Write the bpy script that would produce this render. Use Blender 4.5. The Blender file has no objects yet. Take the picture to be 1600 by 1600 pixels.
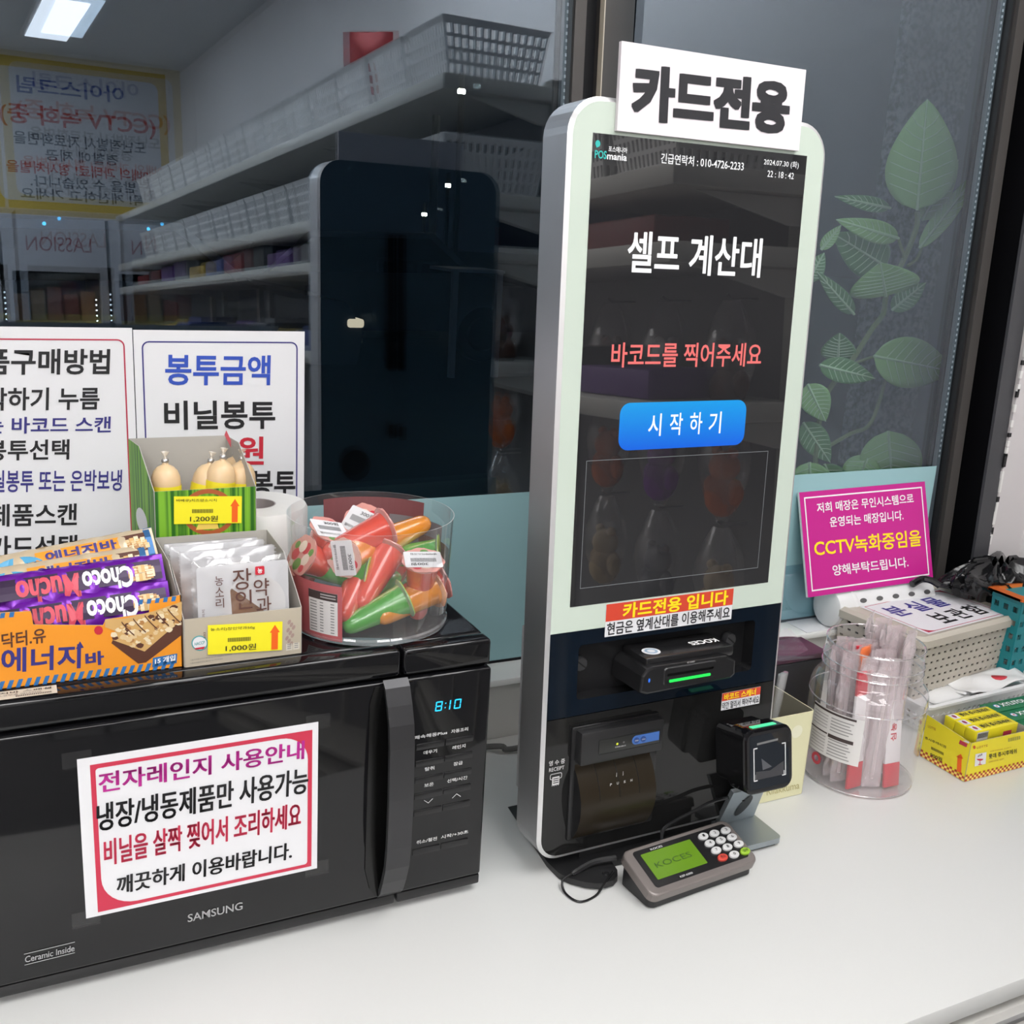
import bpy, bmesh, math, random
from mathutils import Vector, Matrix, Quaternion
from math import sin, cos, pi, radians

# ---------------------------------------------------------------- camera, world, exposure, lights
SC = bpy.context.scene
COL = SC.collection
F = 1627.04
YAW, PITCH, ROLL = .46720, .26527, .05897
C = Vector((-.51387, -.88123, .69915))
_fw = Vector((sin(YAW)*cos(PITCH), cos(YAW)*cos(PITCH), -sin(PITCH)))
_rt = Vector((cos(YAW), -sin(YAW), 0)); _up = _rt.cross(_fw)
_r2 = cos(ROLL)*_rt + sin(ROLL)*_up
_u2 = -sin(ROLL)*_rt + cos(ROLL)*_up
cam = bpy.data.cameras.new('camera')
cam.sensor_width = 36.0; cam.sensor_fit = 'HORIZONTAL'; cam.lens = F/1600*36
cam.clip_start = .02; cam.clip_end = 200
camo = bpy.data.objects.new('camera', cam)
camo.matrix_world = Matrix.Translation(C) @ Matrix((_r2, _u2, -_fw)).transposed().to_4x4()
COL.objects.link(camo); SC.camera = camo
SC.view_settings.view_transform = 'Standard'; SC.view_settings.look = 'None'
SC.view_settings.exposure = 0.0; SC.view_settings.gamma = 1.0; SC.view_settings.use_curve_mapping = False
SC.cycles.transparent_max_bounces = 32
SC.cycles.max_bounces = 10
W = bpy.data.worlds.new('night'); SC.world = W; W.use_nodes = True
W.node_tree.nodes['Background'].inputs[0].default_value = (.02, .03, .05, 1)
W.node_tree.nodes['Background'].inputs[1].default_value = .12
LAMP = 7.7           # radiance of the shop's ceiling panels
CEIL, FLOOR = 2.12, -.80
XR, XL, YB = 1.12, -3.2, -5.4
GY = .369            # window glass
WALLY = .323
GA, GB = .04, .05      # the left sash stands a little open and leans out
GN = Vector((GA, -1, GB)).normalized(); GP0 = Vector((.1, .42, .3))
SILL = .094

# ---------------------------------------------------------------- helpers
def ray(px, py):
    return (_fw*F + _r2*(px-800) - _u2*(py-800)).normalized()
def at(px, py, ax, v):
    """the point seen at a pixel of the photograph on the plane axis = v"""
    d = ray(px, py); return C + d*((v-C[ax])/d[ax])
def rp(px, py, pl, off=0):
    p, n = pl; d = ray(px, py); q = p + n*off
    return C + d*((q-C).dot(n)/d.dot(n))
def mir(px, py, ax, v):
    d = ray(px, py); g = C + d*((GP0-C).dot(GN)/d.dot(GN)); d = d-GN*(2*d.dot(GN))
    return g + d*((v-g[ax])/d[ax])

LEAN, YK = .05006, .01395
EX = Vector((cos(YK), sin(YK), 0)); EZ = Vector((-sin(YK)*sin(LEAN), cos(YK)*sin(LEAN), cos(LEAN))); EN = EX.cross(EZ)
XK = Matrix((EX, -EN, EZ)).transposed().to_4x4()      # kiosk frame: x along, y into the depth, z up the face
KP = (Vector((0, 0, 0)), EN)
def kuv(px, py, off=0):
    P = rp(px, py, KP, off); return P.dot(EX), P.dot(EZ)

MATS = {}
def mat(name, col, rough=.5, metal=0., emit=None, es=1., spec=.5, sss=0., noise=0., nscale=40., bump=0., trans=0., coat=0., alpha=1.):
    if name in MATS: return MATS[name]
    m = bpy.data.materials.new(name); m.use_nodes = True
    nt = m.node_tree; b = nt.nodes['Principled BSDF']
    c = (*col, 1)
    b.inputs['Base Color'].default_value = c
    b.inputs['Roughness'].default_value = rough; b.inputs['Metallic'].default_value = metal
    b.inputs['Specular IOR Level'].default_value = spec
    b.inputs['Coat Weight'].default_value = coat; b.inputs['Coat Roughness'].default_value = .03
    if sss:
        b.inputs['Subsurface Weight'].default_value = sss; b.inputs['Subsurface Radius'].default_value = (.02, .015, .01); b.inputs['Subsurface Scale'].default_value = .5
    if trans: b.inputs['Transmission Weight'].default_value = trans
    if alpha < 1: b.inputs['Alpha'].default_value = alpha
    if emit:
        b.inputs['Emission Color'].default_value = (*emit, 1); b.inputs['Emission Strength'].default_value = es
    if noise or bump:
        tc = nt.nodes.new('ShaderNodeTexCoord'); n = nt.nodes.new('ShaderNodeTexNoise'); n.inputs['Scale'].default_value = nscale; n.inputs['Detail'].default_value = 4
        nt.links.new(tc.outputs['Object'], n.inputs['Vector'])
        if noise:
            mx = nt.nodes.new('ShaderNodeMix'); mx.data_type = 'RGBA'; mx.inputs['A'].default_value = c
            mx.inputs['B'].default_value = tuple(max(0, v*(1-noise)) for v in col)+(1,)
            nt.links.new(n.outputs['Fac'], mx.inputs['Factor']); nt.links.new(mx.outputs['Result'], b.inputs['Base Color'])
        if bump:
            bp = nt.nodes.new('ShaderNodeBump'); bp.inputs['Strength'].default_value = bump; bp.inputs['Distance'].default_value = .002
            nt.links.new(n.outputs['Fac'], bp.inputs['Height']); nt.links.new(bp.outputs['Normal'], b.inputs['Normal'])
    MATS[name] = m; return m
def thin(name, fac, gcol=(1, 1, 1), tcol=(1, 1, 1), rough=0., diff=0., dcol=(1, 1, 1), edge=.6, power=4.):
    """thin clear sheet: see-through with a mirror share that rises at grazing angles, and some milky share"""
    if name in MATS: return MATS[name]
    m = bpy.data.materials.new(name); m.use_nodes = True; nt = m.node_tree; nt.nodes.clear()
    out = nt.nodes.new('ShaderNodeOutputMaterial'); t = nt.nodes.new('ShaderNodeBsdfTransparent'); t.inputs[0].default_value = (*tcol, 1)
    g = nt.nodes.new('ShaderNodeBsdfGlossy'); g.inputs['Color'].default_value = (*gcol, 1); g.inputs['Roughness'].default_value = rough
    lw = nt.nodes.new('ShaderNodeLayerWeight'); lw.inputs['Blend'].default_value = .5
    pw = nt.nodes.new('ShaderNodeMath'); pw.operation = 'POWER'; pw.inputs[1].default_value = power
    ma = nt.nodes.new('ShaderNodeMath'); ma.operation = 'MULTIPLY_ADD'; ma.inputs[1].default_value = edge; ma.inputs[2].default_value = fac
    nt.links.new(lw.outputs['Facing'], pw.inputs[0]); nt.links.new(pw.outputs[0], ma.inputs[0])
    base = t
    if diff:
        d = nt.nodes.new('ShaderNodeBsdfDiffuse'); d.inputs[0].default_value = (*dcol, 1)
        mx0 = nt.nodes.new('ShaderNodeMixShader'); mx0.inputs[0].default_value = diff
        nt.links.new(t.outputs[0], mx0.inputs[1]); nt.links.new(d.outputs[0], mx0.inputs[2]); base = mx0
    mx = nt.nodes.new('ShaderNodeMixShader')
    nt.links.new(ma.outputs[0], mx.inputs[0]); nt.links.new(base.outputs[0], mx.inputs[1]); nt.links.new(g.outputs[0], mx.inputs[2])
    nt.links.new(mx.outputs[0], out.inputs[0]); MATS[name] = m; return m

def rrect(u0, u1, w0, w1, r, n=6):
    rs = r if isinstance(r, (list, tuple)) else [r]*4      # bl, br, tr, tl
    cs = [(u0, w0, 1, 1, pi), (u1, w0, -1, 1, 1.5*pi), (u1, w1, -1, -1, 0), (u0, w1, 1, -1, .5*pi)]
    out = []
    for (cx, cy, sx, sy, a0), q in zip(cs, rs):
        if q <= 0: out.append((cx, cy)); continue
        for k in range(n+1):
            a = a0 + k/n*pi/2
            out.append((cx+sx*q+q*cos(a), cy+sy*q+q*sin(a)))
    return out

_TXT = {}
def glyphs(s, bold):
    k = (s, bold)
    if k not in _TXT:
        cu = bpy.data.curves.new('lettering', 'FONT'); cu.body = s; cu.offset = bold; cu.fill_mode = 'FRONT'; cu.resolution_u = 3
        o = bpy.data.objects.new('lettering', cu); COL.objects.link(o)
        dg = bpy.context.evaluated_depsgraph_get(); ev = o.evaluated_get(dg); me = ev.to_mesh()
        vs = [(v.co.x, v.co.y) for v in me.vertices]; fs = [tuple(p.vertices) for p in me.polygons]
        ev.to_mesh_clear(); bpy.data.objects.remove(o); bpy.data.curves.remove(cu)
        xs = [v[0] for v in vs]; ys = [v[1] for v in vs]
        _TXT[k] = (vs, fs, min(xs), max(xs), min(ys), max(ys))
    return _TXT[k]

class M:
    """collects shapes into ONE mesh; xf = current placement"""
    def __init__(s, xf=None): s.v = []; s.f = []; s.m = []; s.sm = []; s.mats = []; s.xf = xf or Matrix()
    def mi(s, m):
        if m not in s.mats: s.mats.append(m)
        return s.mats.index(m)
    def add(s, vs, fs, m, smooth=False, xf=None):
        X = s.xf if xf is None else s.xf @ xf
        b = len(s.v); s.v += [X @ Vector(v) for v in vs]; i = s.mi(m)
        for f in fs: s.f.append([b+k for k in f]); s.m.append(i); s.sm.append(smooth)
        return s
    def poly(s, pts, m): return s.add(pts, [list(range(len(pts)))], m)
    def box(s, x0, x1, y0, y1, z0, z1, m, bev=0., seg=2, xf=None):
        if not bev:
            vs = [(x, y, z) for z in (z0, z1) for y in (y0, y1) for x in (x0, x1)]
            return s.add(vs, [(0, 2, 3, 1), (4, 5, 7, 6), (0, 1, 5, 4), (2, 6, 7, 3), (0, 4, 6, 2), (1, 3, 7, 5)], m, False, xf)
        bm = bmesh.new(); bmesh.ops.create_cube(bm, size=1)
        for v in bm.verts: v.co = ((x0+x1)/2+v.co.x*(x1-x0), (y0+y1)/2+v.co.y*(y1-y0), (z0+z1)/2+v.co.z*(z1-z0))
        bmesh.ops.bevel(bm, geom=bm.edges[:], offset=bev, segments=seg, affect='EDGES', profile=.5)
        bm.verts.ensure_lookup_table(); bm.verts.index_update()
        vs = [v.co.copy() for v in bm.verts]; fs = [[v.index for v in f.verts] for f in bm.faces]; bm.free()
        return s.add(vs, fs, m, True, xf)
    def prism(s, pts, d0, d1, m, ax=1, bev=0., mside=None, xf=None, mback=None):
        """2D outline pts extruded along axis ax from d0 (front) to d1; ax=1: (u,w)->(u,d,w); ax=2: (u,v)->(u,v,d)"""
        def P(p, d): return (p[0], d, p[1]) if ax == 1 else ((p[0], p[1], d) if ax == 2 else (d, p[0], p[1]))
        n = len(pts); cx = sum(p[0] for p in pts)/n; cy = sum(p[1] for p in pts)/n
        rings = []
        if bev:
            sg = 1 if d1 > d0 else -1
            w = max(p[0] for p in pts)-min(p[0] for p in pts); h = max(p[1] for p in pts)-min(p[1] for p in pts)
            def ins(e): return [(cx+(p[0]-cx)*(1-2*e/w), cy+(p[1]-cy)*(1-2*e/h)) for p in pts]
            rings = [(ins(bev), d0), (ins(bev*.3), d0+sg*bev*.3), (pts, d0+sg*bev), (pts, d1)]
        else: rings = [(pts, d0), (pts, d1)]
        vs = [P(p, d) for q, d in rings for p in q]; fs = []
        for k in range(len(rings)-1):
            for i in range(n): fs.append((k*n+i, k*n+(i+1) % n, (k+1)*n+(i+1) % n, (k+1)*n+i))
        s.add(vs, fs, mside or m, False, xf)
        s.add(vs[:n], [list(range(n))], m, False, xf)
        s.add(vs[-n:], [list(range(n))[::-1]], mback or m, False, xf); return s
    def frame(s, a, b, m, xf=None):
        """flat ring between two outlines of equal count (3D points)"""
        n = len(a); return s.add(list(a)+list(b), [(i, (i+1) % n, n+(i+1) % n, n+i) for i in range(n)], m, False, xf)
    def lathe(s, prof, m, cx=0, cy=0, n=32, xf=None, smooth=True, a0=0, a1=2*pi):
        full = abs(a1-a0-2*pi) < 1e-6; k = n if full else n+1
        vs = [(cx+r*cos(a0+(a1-a0)*i/n), cy+r*sin(a0+(a1-a0)*i/n), z) for r, z in prof for i in range(k)]
        fs = []
        for j in range(len(prof)-1):
            for i in range(n): fs.append((j*k+i, j*k+(i+1) % k, (j+1)*k+(i+1) % k, (j+1)*k+i))
        return s.add(vs, fs, m, smooth, xf)
    def tube(s, pts, r, m, n=8, cap=True, smooth=True, xf=None):
        pts = [Vector(p) for p in pts]; vs = []; up = None
        for i, p in enumerate(pts):
            t = (pts[min(i+1, len(pts)-1)]-pts[max(i-1, 0)]).normalized()
            if up is None: up = t.orthogonal().normalized()
            up = (up - t*up.dot(t)).normalized(); sd = t.cross(up); rr = r[i] if isinstance(r, (list, tuple)) else r
            vs += [p + (up*cos(2*pi*k/n)+sd*sin(2*pi*k/n))*rr for k in range(n)]
        fs = [(j*n+k, j*n+(k+1) % n, (j+1)*n+(k+1) % n, (j+1)*n+k) for j in range(len(pts)-1) for k in range(n)]
        if cap: fs += [list(range(n))[::-1], [len(vs)-n+k for k in range(n)]]
        return s.add(vs, fs, m, smooth, xf)
    def ball(s, c, r, m, n=16, k=8, sc=(1, 1, 1), xf=None):
        vs = [(c[0]+r*sc[0]*sin(pi*j/k)*cos(2*pi*i/n), c[1]+r*sc[1]*sin(pi*j/k)*sin(2*pi*i/n), c[2]+r*sc[2]*cos(pi*j/k)) for j in range(k+1) for i in range(n)]
        fs = [(j*n+i, (j+1)*n+i, (j+1)*n+(i+1) % n, j*n+(i+1) % n) for j in range(k) for i in range(n)]
        return s.add(vs, fs, m, True, xf)
    def grid(s, fn, nu, nv, m, smooth=True, xf=None):
        vs = [fn(i/nu, j/nv) for j in range(nv+1) for i in range(nu+1)]
        fs = [(j*(nu+1)+i, j*(nu+1)+i+1, (j+1)*(nu+1)+i+1, (j+1)*(nu+1)+i) for j in range(nv) for i in range(nu)]
        return s.add(vs, fs, m, smooth, xf)
    def perf(s, a, b, c, d, nx, ny, hx, hy, m, rnd=False, xf=None):
        """panel a-b-c-d (a,b along the bottom) pierced by nx*ny holes"""
        a, b, c, d = map(Vector, (a, b, c, d))
        def P(u, v): return (a*(1-u)+b*u)*(1-v)+(d*(1-u)+c*u)*v
        ang = [(-1, -1), (0, -1), (1, -1), (1, 0), (1, 1), (0, 1), (-1, 1), (-1, 0)]
        for i in range(nx):
            for j in range(ny):
                vs = []
                for q, sc in ((0, 1), (1, 0)):
                    for e, g in ang:
                        if q: k = (.7071 if rnd and e and g else 1); e2, g2 = e*hx*k, g*hy*k
                        else: e2, g2 = e, g
                        vs.append(P((i+.5+.5*e2)/nx, (j+.5+.5*g2)/ny))
                s.add(vs, [(t, (t+1) % 8, 8+(t+1) % 8, 8+t) for t in range(8)], m, False, xf)
        return s
    def text(s, t, m, bl, br, tl, bold=.012, eps=.0004, xf=None):
        """lettering whose ink box spans bl-br-tl"""
        vs, fs, x0, x1, y0, y1 = glyphs(t, bold); bl, br, tl = Vector(bl), Vector(br), Vector(tl)
        e, g = br-bl, tl-bl; n = e.cross(g).normalized()*eps
        return s.add([bl+e*((x-x0)/(x1-x0))+g*((y-y0)/(y1-y0))+n for x, y in vs], fs, m, False, xf)
    def tpx(s, t, m, bl, br, tl, pl, bold=.012, off=.0006):
        return s.text(t, m, rp(*bl, pl, off), rp(*br, pl, off), rp(*tl, pl, off), bold, 0, s.xf.inverted())
    def tuv(s, t, m, u0, u1, w0, w1, d=-.0006, bold=.012):
        """lettering on a face looking towards -y of the current frame"""
        return s.text(t, m, (u0, d, w0), (u1, d, w0), (u0, d, w1), bold, 0)
    def build(s, name, parent=None, solid=0., org=None):
        me = bpy.data.meshes.new(name)
        if parent is not None: o0 = ORG[parent.name]
        elif org is not None: o0 = Vector(org)
        else:
            xs, ys, zs = zip(*[tuple(v) for v in s.v]); o0 = Vector(((min(xs)+max(xs))/2, (min(ys)+max(ys))/2, min(zs)))
        me.from_pydata([v-o0 for v in s.v], [], s.f)
        for m in s.mats: me.materials.append(m)
        me.polygons.foreach_set('material_index', s.m); me.polygons.foreach_set('use_smooth', s.sm); me.update()
        if any(s.sm):
            try: me.set_sharp_from_angle(angle=radians(40))
            except Exception: pass
        o = bpy.data.objects.new(name, me); COL.objects.link(o)
        if parent is not None: o.parent = parent
        else: o.location = o0
        ORG[o.name] = o0
        if solid:
            md = o.modifiers.new('thickness', 'SOLIDIFY'); md.thickness = solid; md.offset = 0
        return o
ORG = {}
def tag(o, label=None, cat=None, group=None, kind=None):
    if label: o['label'] = label
    if cat: o['category'] = cat
    if group: o['group'] = group
    if kind: o['kind'] = kind
    return o
def thing(name, loc, label, cat, group=None):
    o = bpy.data.objects.new(name, None); COL.objects.link(o); o.location = loc; o.empty_display_size = .05
    ORG[o.name] = Vector(loc); return tag(o, label, cat, group)
def struct(o): return tag(o, kind='structure')
def place(o, mw): o.matrix_world = mw; return o
def copy_tree(o, parent=None):
    c = o.copy(); COL.objects.link(c)
    if parent is not None: c.parent = parent
    for ch in o.children: copy_tree(ch, c)
    return c
def frame_axes(origin, x, z):
    """matrix with x along, z up-ish, y = z cross x"""
    x = Vector(x).normalized(); z = Vector(z); y = z.cross(x).normalized(); z = x.cross(y)
    return Matrix.Translation(origin) @ Matrix((x, y, z)).transposed().to_4x4()

# ---------------------------------------------------------------- materials
white_wall = mat('white_plaster', (.80, .78, .78), .7, noise=.06, nscale=6)
counter_m = mat('white_laminate', (.655, .66, .645), .38, noise=.03, nscale=5)
black_gloss = mat('black_gloss', (.005, .005, .006), .06, spec=.5)
black_glass = mat('black_glass', (.006, .008, .012), .03, spec=.5)
black_matte = mat('black_matte', (.016, .016, .017), .4)
black_soft = mat('black_plastic', (.012, .012, .013), .25)
dark_bar = mat('dark_aluminium', (.055, .05, .047), .45, .0)
dark_bar2 = mat('black_aluminium', (.010, .010, .012), .45, spec=.25)
silver = mat('brushed_silver', (.46, .46, .47), .38, .85)
white_pl = mat('white_plastic', (.75, .75, .75), .35)
paper = mat('white_paper', (.74, .74, .76), .6)
ink_k = mat('black_ink', (.012, .012, .014), .5)
ink_b = mat('blue_ink', (.025, .05, .33), .5)
ink_n = mat('navy_ink', (.035, .03, .20), .5)
ink_r = mat('red_ink', (.55, .02, .04), .5)
ink_m = mat('magenta_ink', (.50, .02, .28), .5)
ink_w = mat('white_ink', (.85, .85, .85), .5)
ink_y = mat('yellow_ink', (.95, .72, .01), .5)
grey_ink = mat('grey_ink', (.22, .22, .22), .5)
crim = mat('crimson_print', (.48, .03, .07), .5)
glass_m = thin('window_glass', .125, gcol=(.80, .90, 1.0), tcol=(.80, .86, .90), edge=.5, power=5)
clear_pl = thin('clear_plastic', .05, edge=.75, power=3, diff=.035, tcol=(.97, .97, .97))

# ================================================================ THE SETTING
m = M(); m.box(XL, XR, YB, WALLY, FLOOR-.1, FLOOR, mat('floor_tile', (.11, .11, .11), .75, noise=.1, nscale=3)); struct(m.build('floor'))
m = M(); m.box(XL, XR+.1, YB, .48, CEIL, CEIL+.1, mat('ceiling_board', (.66, .66, .66), .8, noise=.05, nscale=2)); struct(m.build('ceiling'))
m = M(); m.box(XR, XR+.1, YB, WALLY, FLOOR, CEIL, white_wall); struct(m.build('wall_right'))
m = M(); m.box(XL-.1, XL, YB, WALLY, FLOOR, CEIL, white_wall); struct(m.build('wall_left'))
m = M(); m.box(XL, XR, YB-.1, YB, FLOOR, CEIL, white_wall); struct(m.build('wall_back'))
# low wall under the window, and the strip of plaster right of it
m = M(); m.box(XL, 1.036, WALLY, .45, FLOOR, SILL-.012, mat('beige_wall', (.56, .55, .52), .6)); struct(m.build('wall_front'))
m = M(); m.box(1.036, XR+.1, WALLY-.004, .45, FLOOR, CEIL, mat('pinkish_plaster', (.66, .63, .63), .7, noise=.06, nscale=6))
rnd = random.Random(4)
ed = mat('torn_plaster', (.8, .79, .77), .8)
for k in range(46):
    z = .1+k*.02+rnd.random()*.012; w = .0008+rnd.random()*.003
    m.box(1.0345-w*.5, 1.039, WALLY-.0055, WALLY-.002, z, z+.006+rnd.random()*.02, ed if k % 3 else black_matte)
struct(m.build('wall_side'))
m = M(); m.box(XL, 1.034, .312, .48, SILL-.010, SILL, mat('white_sill', (.78, .79, .77), .3), .002)
struct(m.build('trim_1'))

# windows: two panes each, black spacer, dark aluminium bars
film = mat('frosted_film', (.32, .53, .56), .35)
spacer = mat('spacer_bar', (.30, .34, .36), .35, .7)
def window(name, x0, x1, tilt, px_, py_, ga=GA, gb=GB):
    fr = M()
    fr.box(x0, x1, GY-.002, GY+.03, SILL-.003, SILL+.004, dark_bar2)
    fr.box(x0-.03, x1+.03, GY-.03, GY+.13, 1.72, CEIL, dark_bar)
    w = struct(fr.build(name))
    g = M(); G = lambda x, z: (x, py_+ga*(x-px_)+gb*(z-.3), z)
    xe = x1+(.065 if x1 < .2 else 0)
    g.add([G(x0, SILL), G(xe, SILL), G(xe, 1.74), G(x0, 1.74)], [(0, 1, 2, 3)], glass_m); g.build('window_glass', w)
    # outer pane, a hair out of parallel
    cx, cz = (x0+x1)/2, .9; ty, tz = tilt; h = 1.74
    def P(x, z): q = G(x, z); return (x, q[1]+.018+(x-cx)*ty+(z-cz)*tz, z)
    g = M(); g.add([P(x0, SILL), P(xe, SILL), P(xe, h), P(x0, h)], [(0, 1, 2, 3)], glass_m); g.build('window_glass', w)
    g = M(); g.add([(x0, GY-.0012, SILL), (x1-.016, GY-.0012, SILL), (x1-.016, GY-.0012, .3466), (x0, GY-.0012, .3466)], [(0, 1, 2, 3)], film); g.build('frosted_film', w)
    g = M()
    xs_, left = (at(890.5, 100, 1, .455).x, True) if x1 < .2 else (x1, False)
    def strip(a, b, z0, z1, d, e, mt):
        vs = [(x, G(x, z)[1]+q, z) for z in (z0, z1) for q in (d, e) for x in (xs_-b, xs_-a)]
        g.add(vs, [(0, 2, 3, 1), (4, 5, 7, 6), (0, 1, 5, 4), (2, 6, 7, 3), (0, 4, 6, 2), (1, 3, 7, 5)], mt)
    strip(.001, .010, SILL, 1.72, .003, .011, spacer); strip(.011, .017, SILL, 1.72, .012, .017, dark_bar2)
    for k in range(150):
        z = .36+k*.009; strip(.0046, .0066, z, z+.004, .002, .0035, mat('spacer_dot', (.75, .78, .8), .3))
    g.build('spacer', w); return w
window('window_1', -.98, .1635, (-.0078, -.003), .1, .42)
m = M(); m.box(XL, -.985, GY-.03, .45, SILL-.012, CEIL, white_wall); struct(m.build('wall_front'))
window('window_2', at(988, 100, 1, .41).x, .9465, (-.006, -.004), .6, .371, .0, .03)
# frame bars between and beside the panes
m = M()
YM = .452
def lean(pa, pb, d0, d1, mt, zr=.93):
    xa, xb = at(pa, 100, 1, YM+d0).x, at(pb, 100, 1, YM+d0).x
    vs = [(x, YM+d+GB*(z-zr), z) for z in (SILL-.002, CEIL) for d in (d0, d1) for x in (xa, xb)]
    m.add(vs, [(0, 2, 3, 1), (4, 5, 7, 6), (0, 1, 5, 4), (2, 6, 7, 3), (0, 4, 6, 2), (1, 3, 7, 5)], mt)
lean(891, 895.5, -.006, .03, black_matte); lean(895, 912.5, -.010, .03, dark_bar); lean(912, 941, .012, .03, dark_bar2); lean(940.5, 987, -.010, .03, dark_bar)
lean(940, 941.6, -.0115, .0, mat('cream_seal', (.5, .45, .36), .5))
struct(m.build('trim_2'))
m = M()
def lean3(x0, x1, y0, y1, mt):
    vs = [(x, y+.03*(z-.36), z) for z in (SILL, CEIL) for y in (y0, y1) for x in (x0, x1)]
    m.add(vs, [(0, 2, 3, 1), (4, 5, 7, 6), (0, 1, 5, 4), (2, 6, 7, 3), (0, 4, 6, 2), (1, 3, 7, 5)], mt)
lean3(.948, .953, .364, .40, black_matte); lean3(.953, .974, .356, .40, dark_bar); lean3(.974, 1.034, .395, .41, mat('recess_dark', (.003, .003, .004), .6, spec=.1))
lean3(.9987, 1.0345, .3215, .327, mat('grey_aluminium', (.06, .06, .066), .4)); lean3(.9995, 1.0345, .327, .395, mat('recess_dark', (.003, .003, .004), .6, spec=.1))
struct(m.build('trim_3'))

# ================================================================ COUNTER
ct = thing('counter', (-.2, 0, FLOOR), 'long white laminate shop counter under the window', 'counter')
edge_m = mat('counter_edge', (.42, .41, .38), .5)
m = M(); m.box(-2.2, XR-.002, -.3235, WALLY-.002, -.022, 0, counter_m, .0012); m.build('countertop', ct)
m = M(); m.box(-2.2, XR-.002, -.312, WALLY-.004, FLOOR+.08, -.031, edge_m)
m.box(-2.2, XR-.002, -.300, .30, FLOOR, FLOOR+.08, dark_bar); m.box(-2.2, XR-.002, -.305, .31, -.031, -.022, dark_bar); m.build('carcass', ct)
for k in range(6):
    x0 = -2.19+k*.55
    m = M(); m.box(x0, x0+.544, -.3225, -.3125, -.20, -.034, mat('drawer_white', (.6, .59, .56), .4), .002); dr = m.build('drawer', ct)
    m = M(); m.box(x0, x0+.544, -.327, -.322, -.052, -.046, silver, .001); m.build('handle', dr)
    m = M(); m.box(x0, x0+.544, -.3225, -.3125, FLOOR+.09, -.205, mat('drawer_white', (.6, .59, .56), .4), .002); m.build('door', ct)

# ================================================================ MICROWAVE
MY = .0055
MWP = (Vector((0, MY, 0)), Vector((0, -1, 0)))
MX0, MX1, MTOP = -.568, -.079, .2955
mw = thing('microwave_oven', (-.33, .16, 0), 'black glossy microwave oven with a paper notice on its door', 'microwave')
m = M(); m.box(MX0, MX1, .028, .300, .012, MTOP, black_gloss, .006, 3); m.build('body', mw)
m = M(); m.box(MX0, -.1765, MY, .03, .0225, .2650, black_gloss, .003, 3)
m.text('SAMSUNG', silver, *[rp(*q, MWP, .0005) for q in [(293.3, 1441.3), (379, 1421), (293.3, 1429)]], .014, 0)
m.text('Ceramic Inside', silver, *[rp(*q, MWP, .0005) for q in [(39, 1504.5), (116.5, 1486), (39, 1494.5)]], .015, 0)
for a, b in (((37.5, 1491.7), (117, 1472.5)), ((38.5, 1508.5), (117, 1489))):
    p, q = rp(*a, MWP, .0005), rp(*b, MWP, .0005); m.poly([p, q, q+Vector((0, 0, .0008)), p+Vector((0, 0, .0008))], silver)
dr = m.build('door', mw)
# handle: bowed brushed strip in front of a black hand recess
hx0, hx1 = at(607, 1235, 1, -.020).x, at(645, 1235, 1, -.020).x
m = M(); pts = [(-.2045, .262), (-.2095, .245), (-.2105, .06), (-.205, .036), (-.199, .026), (-.178, .026), (-.178, .262)]
m.prism(pts, MY-.0012, MY, mat('recess_black', (.003, .003, .003), .2)); m.build('hand_recess', mw)
prof = [(.268, MY-.001), (.262, -.003), (.246, -.011), (.228, -.018), (.205, -.0215), (.150, -.023), (.095, -.0215), (.070, -.018), (.050, -.011), (.032, -.003), (.024, MY-.001)]
vs = []; n = len(prof)
for dx0, dx1, dy in ((0, 0, 0), (.001, .001, .008)):
    for z, y in prof:
        vs += [(hx0+dx0, y+dy if y+dy < MY else MY, z), (hx1-dx1, y+dy if y+dy < MY else MY, z)]
fs = []
for k in range(n-1):
    fs.append((2*k, 2*k+1, 2*k+3, 2*k+2)); fs.append((2*n+2*k, 2*n+2*k+2, 2*n+2*k+3, 2*n+2*k+1))
    fs.append((2*k, 2*k+2, 2*n+2*k+2, 2*n+2*k)); fs.append((2*k+1, 2*n+2*k+1, 2*n+2*k+3, 2*k+3))
m = M(); m.add(vs, fs, mat('handle_grey', (.055, .055, .058), .33, .6), False); m.build('handle', mw)
# control panel with display and two columns of keys
m = M(); m.box(-.1740, MX1, MY, .03, .0225, .2650, black_gloss, .003, 3)
lab = mat('key_print', (.6, .6, .6), .5)
cx0, cxm, cx1 = at(649.5, 1180, 1, MY).x, at(694, 1180, 1, MY).x, at(738, 1180, 1, MY).x
rowz = [at(650, y, 1, MY).z for y in (1167, 1193, 1219, 1244, 1270)] + [at(647, 1331, 1, MY).z]
labs = [('쾌속해동Plus', '자동조리'), ('데우기', '레인지'), ('탈취', '잠금'), ('보온', '선택/시간'), ('v', '^'), ('취소/절전', '시작/+30초')]
for i, (z, (a, b)) in enumerate(zip(rowz, labs)):
    for j, t in enumerate((a, b)):
        c = ((cx0+cxm)/2, (cxm+cx1)/2)[j]; w = .0042*len(t)+.002; zz = z+.0085; h = .0042
        if t in 'v^':
            s = 1 if t == '^' else -1
            for sg in (-1, 1):
                m.poly([(c+sg*.0048, MY-.0004, zz+.002-s*.002), (c+sg*.0048, MY-.0004, zz+.0028-s*.002), (c, MY-.0004, zz+.0028+s*.002), (c, MY-.0004, zz+.002+s*.002)], lab)
        else: m.text(t, lab, (c-w/2, MY, zz), (c+w/2, MY, zz), (c-w/2, MY, zz+h), .015)
m.build('control_panel', mw)
for z in rowz:
    for x0, x1 in ((cx0, cxm-.0006), (cxm+.0006, cx1)):
        m = M(); m.box(x0, x1, MY-.0012, MY+.001, z-.0042, z+.0028, black_soft, .0008); m.build('button', mw)
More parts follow.
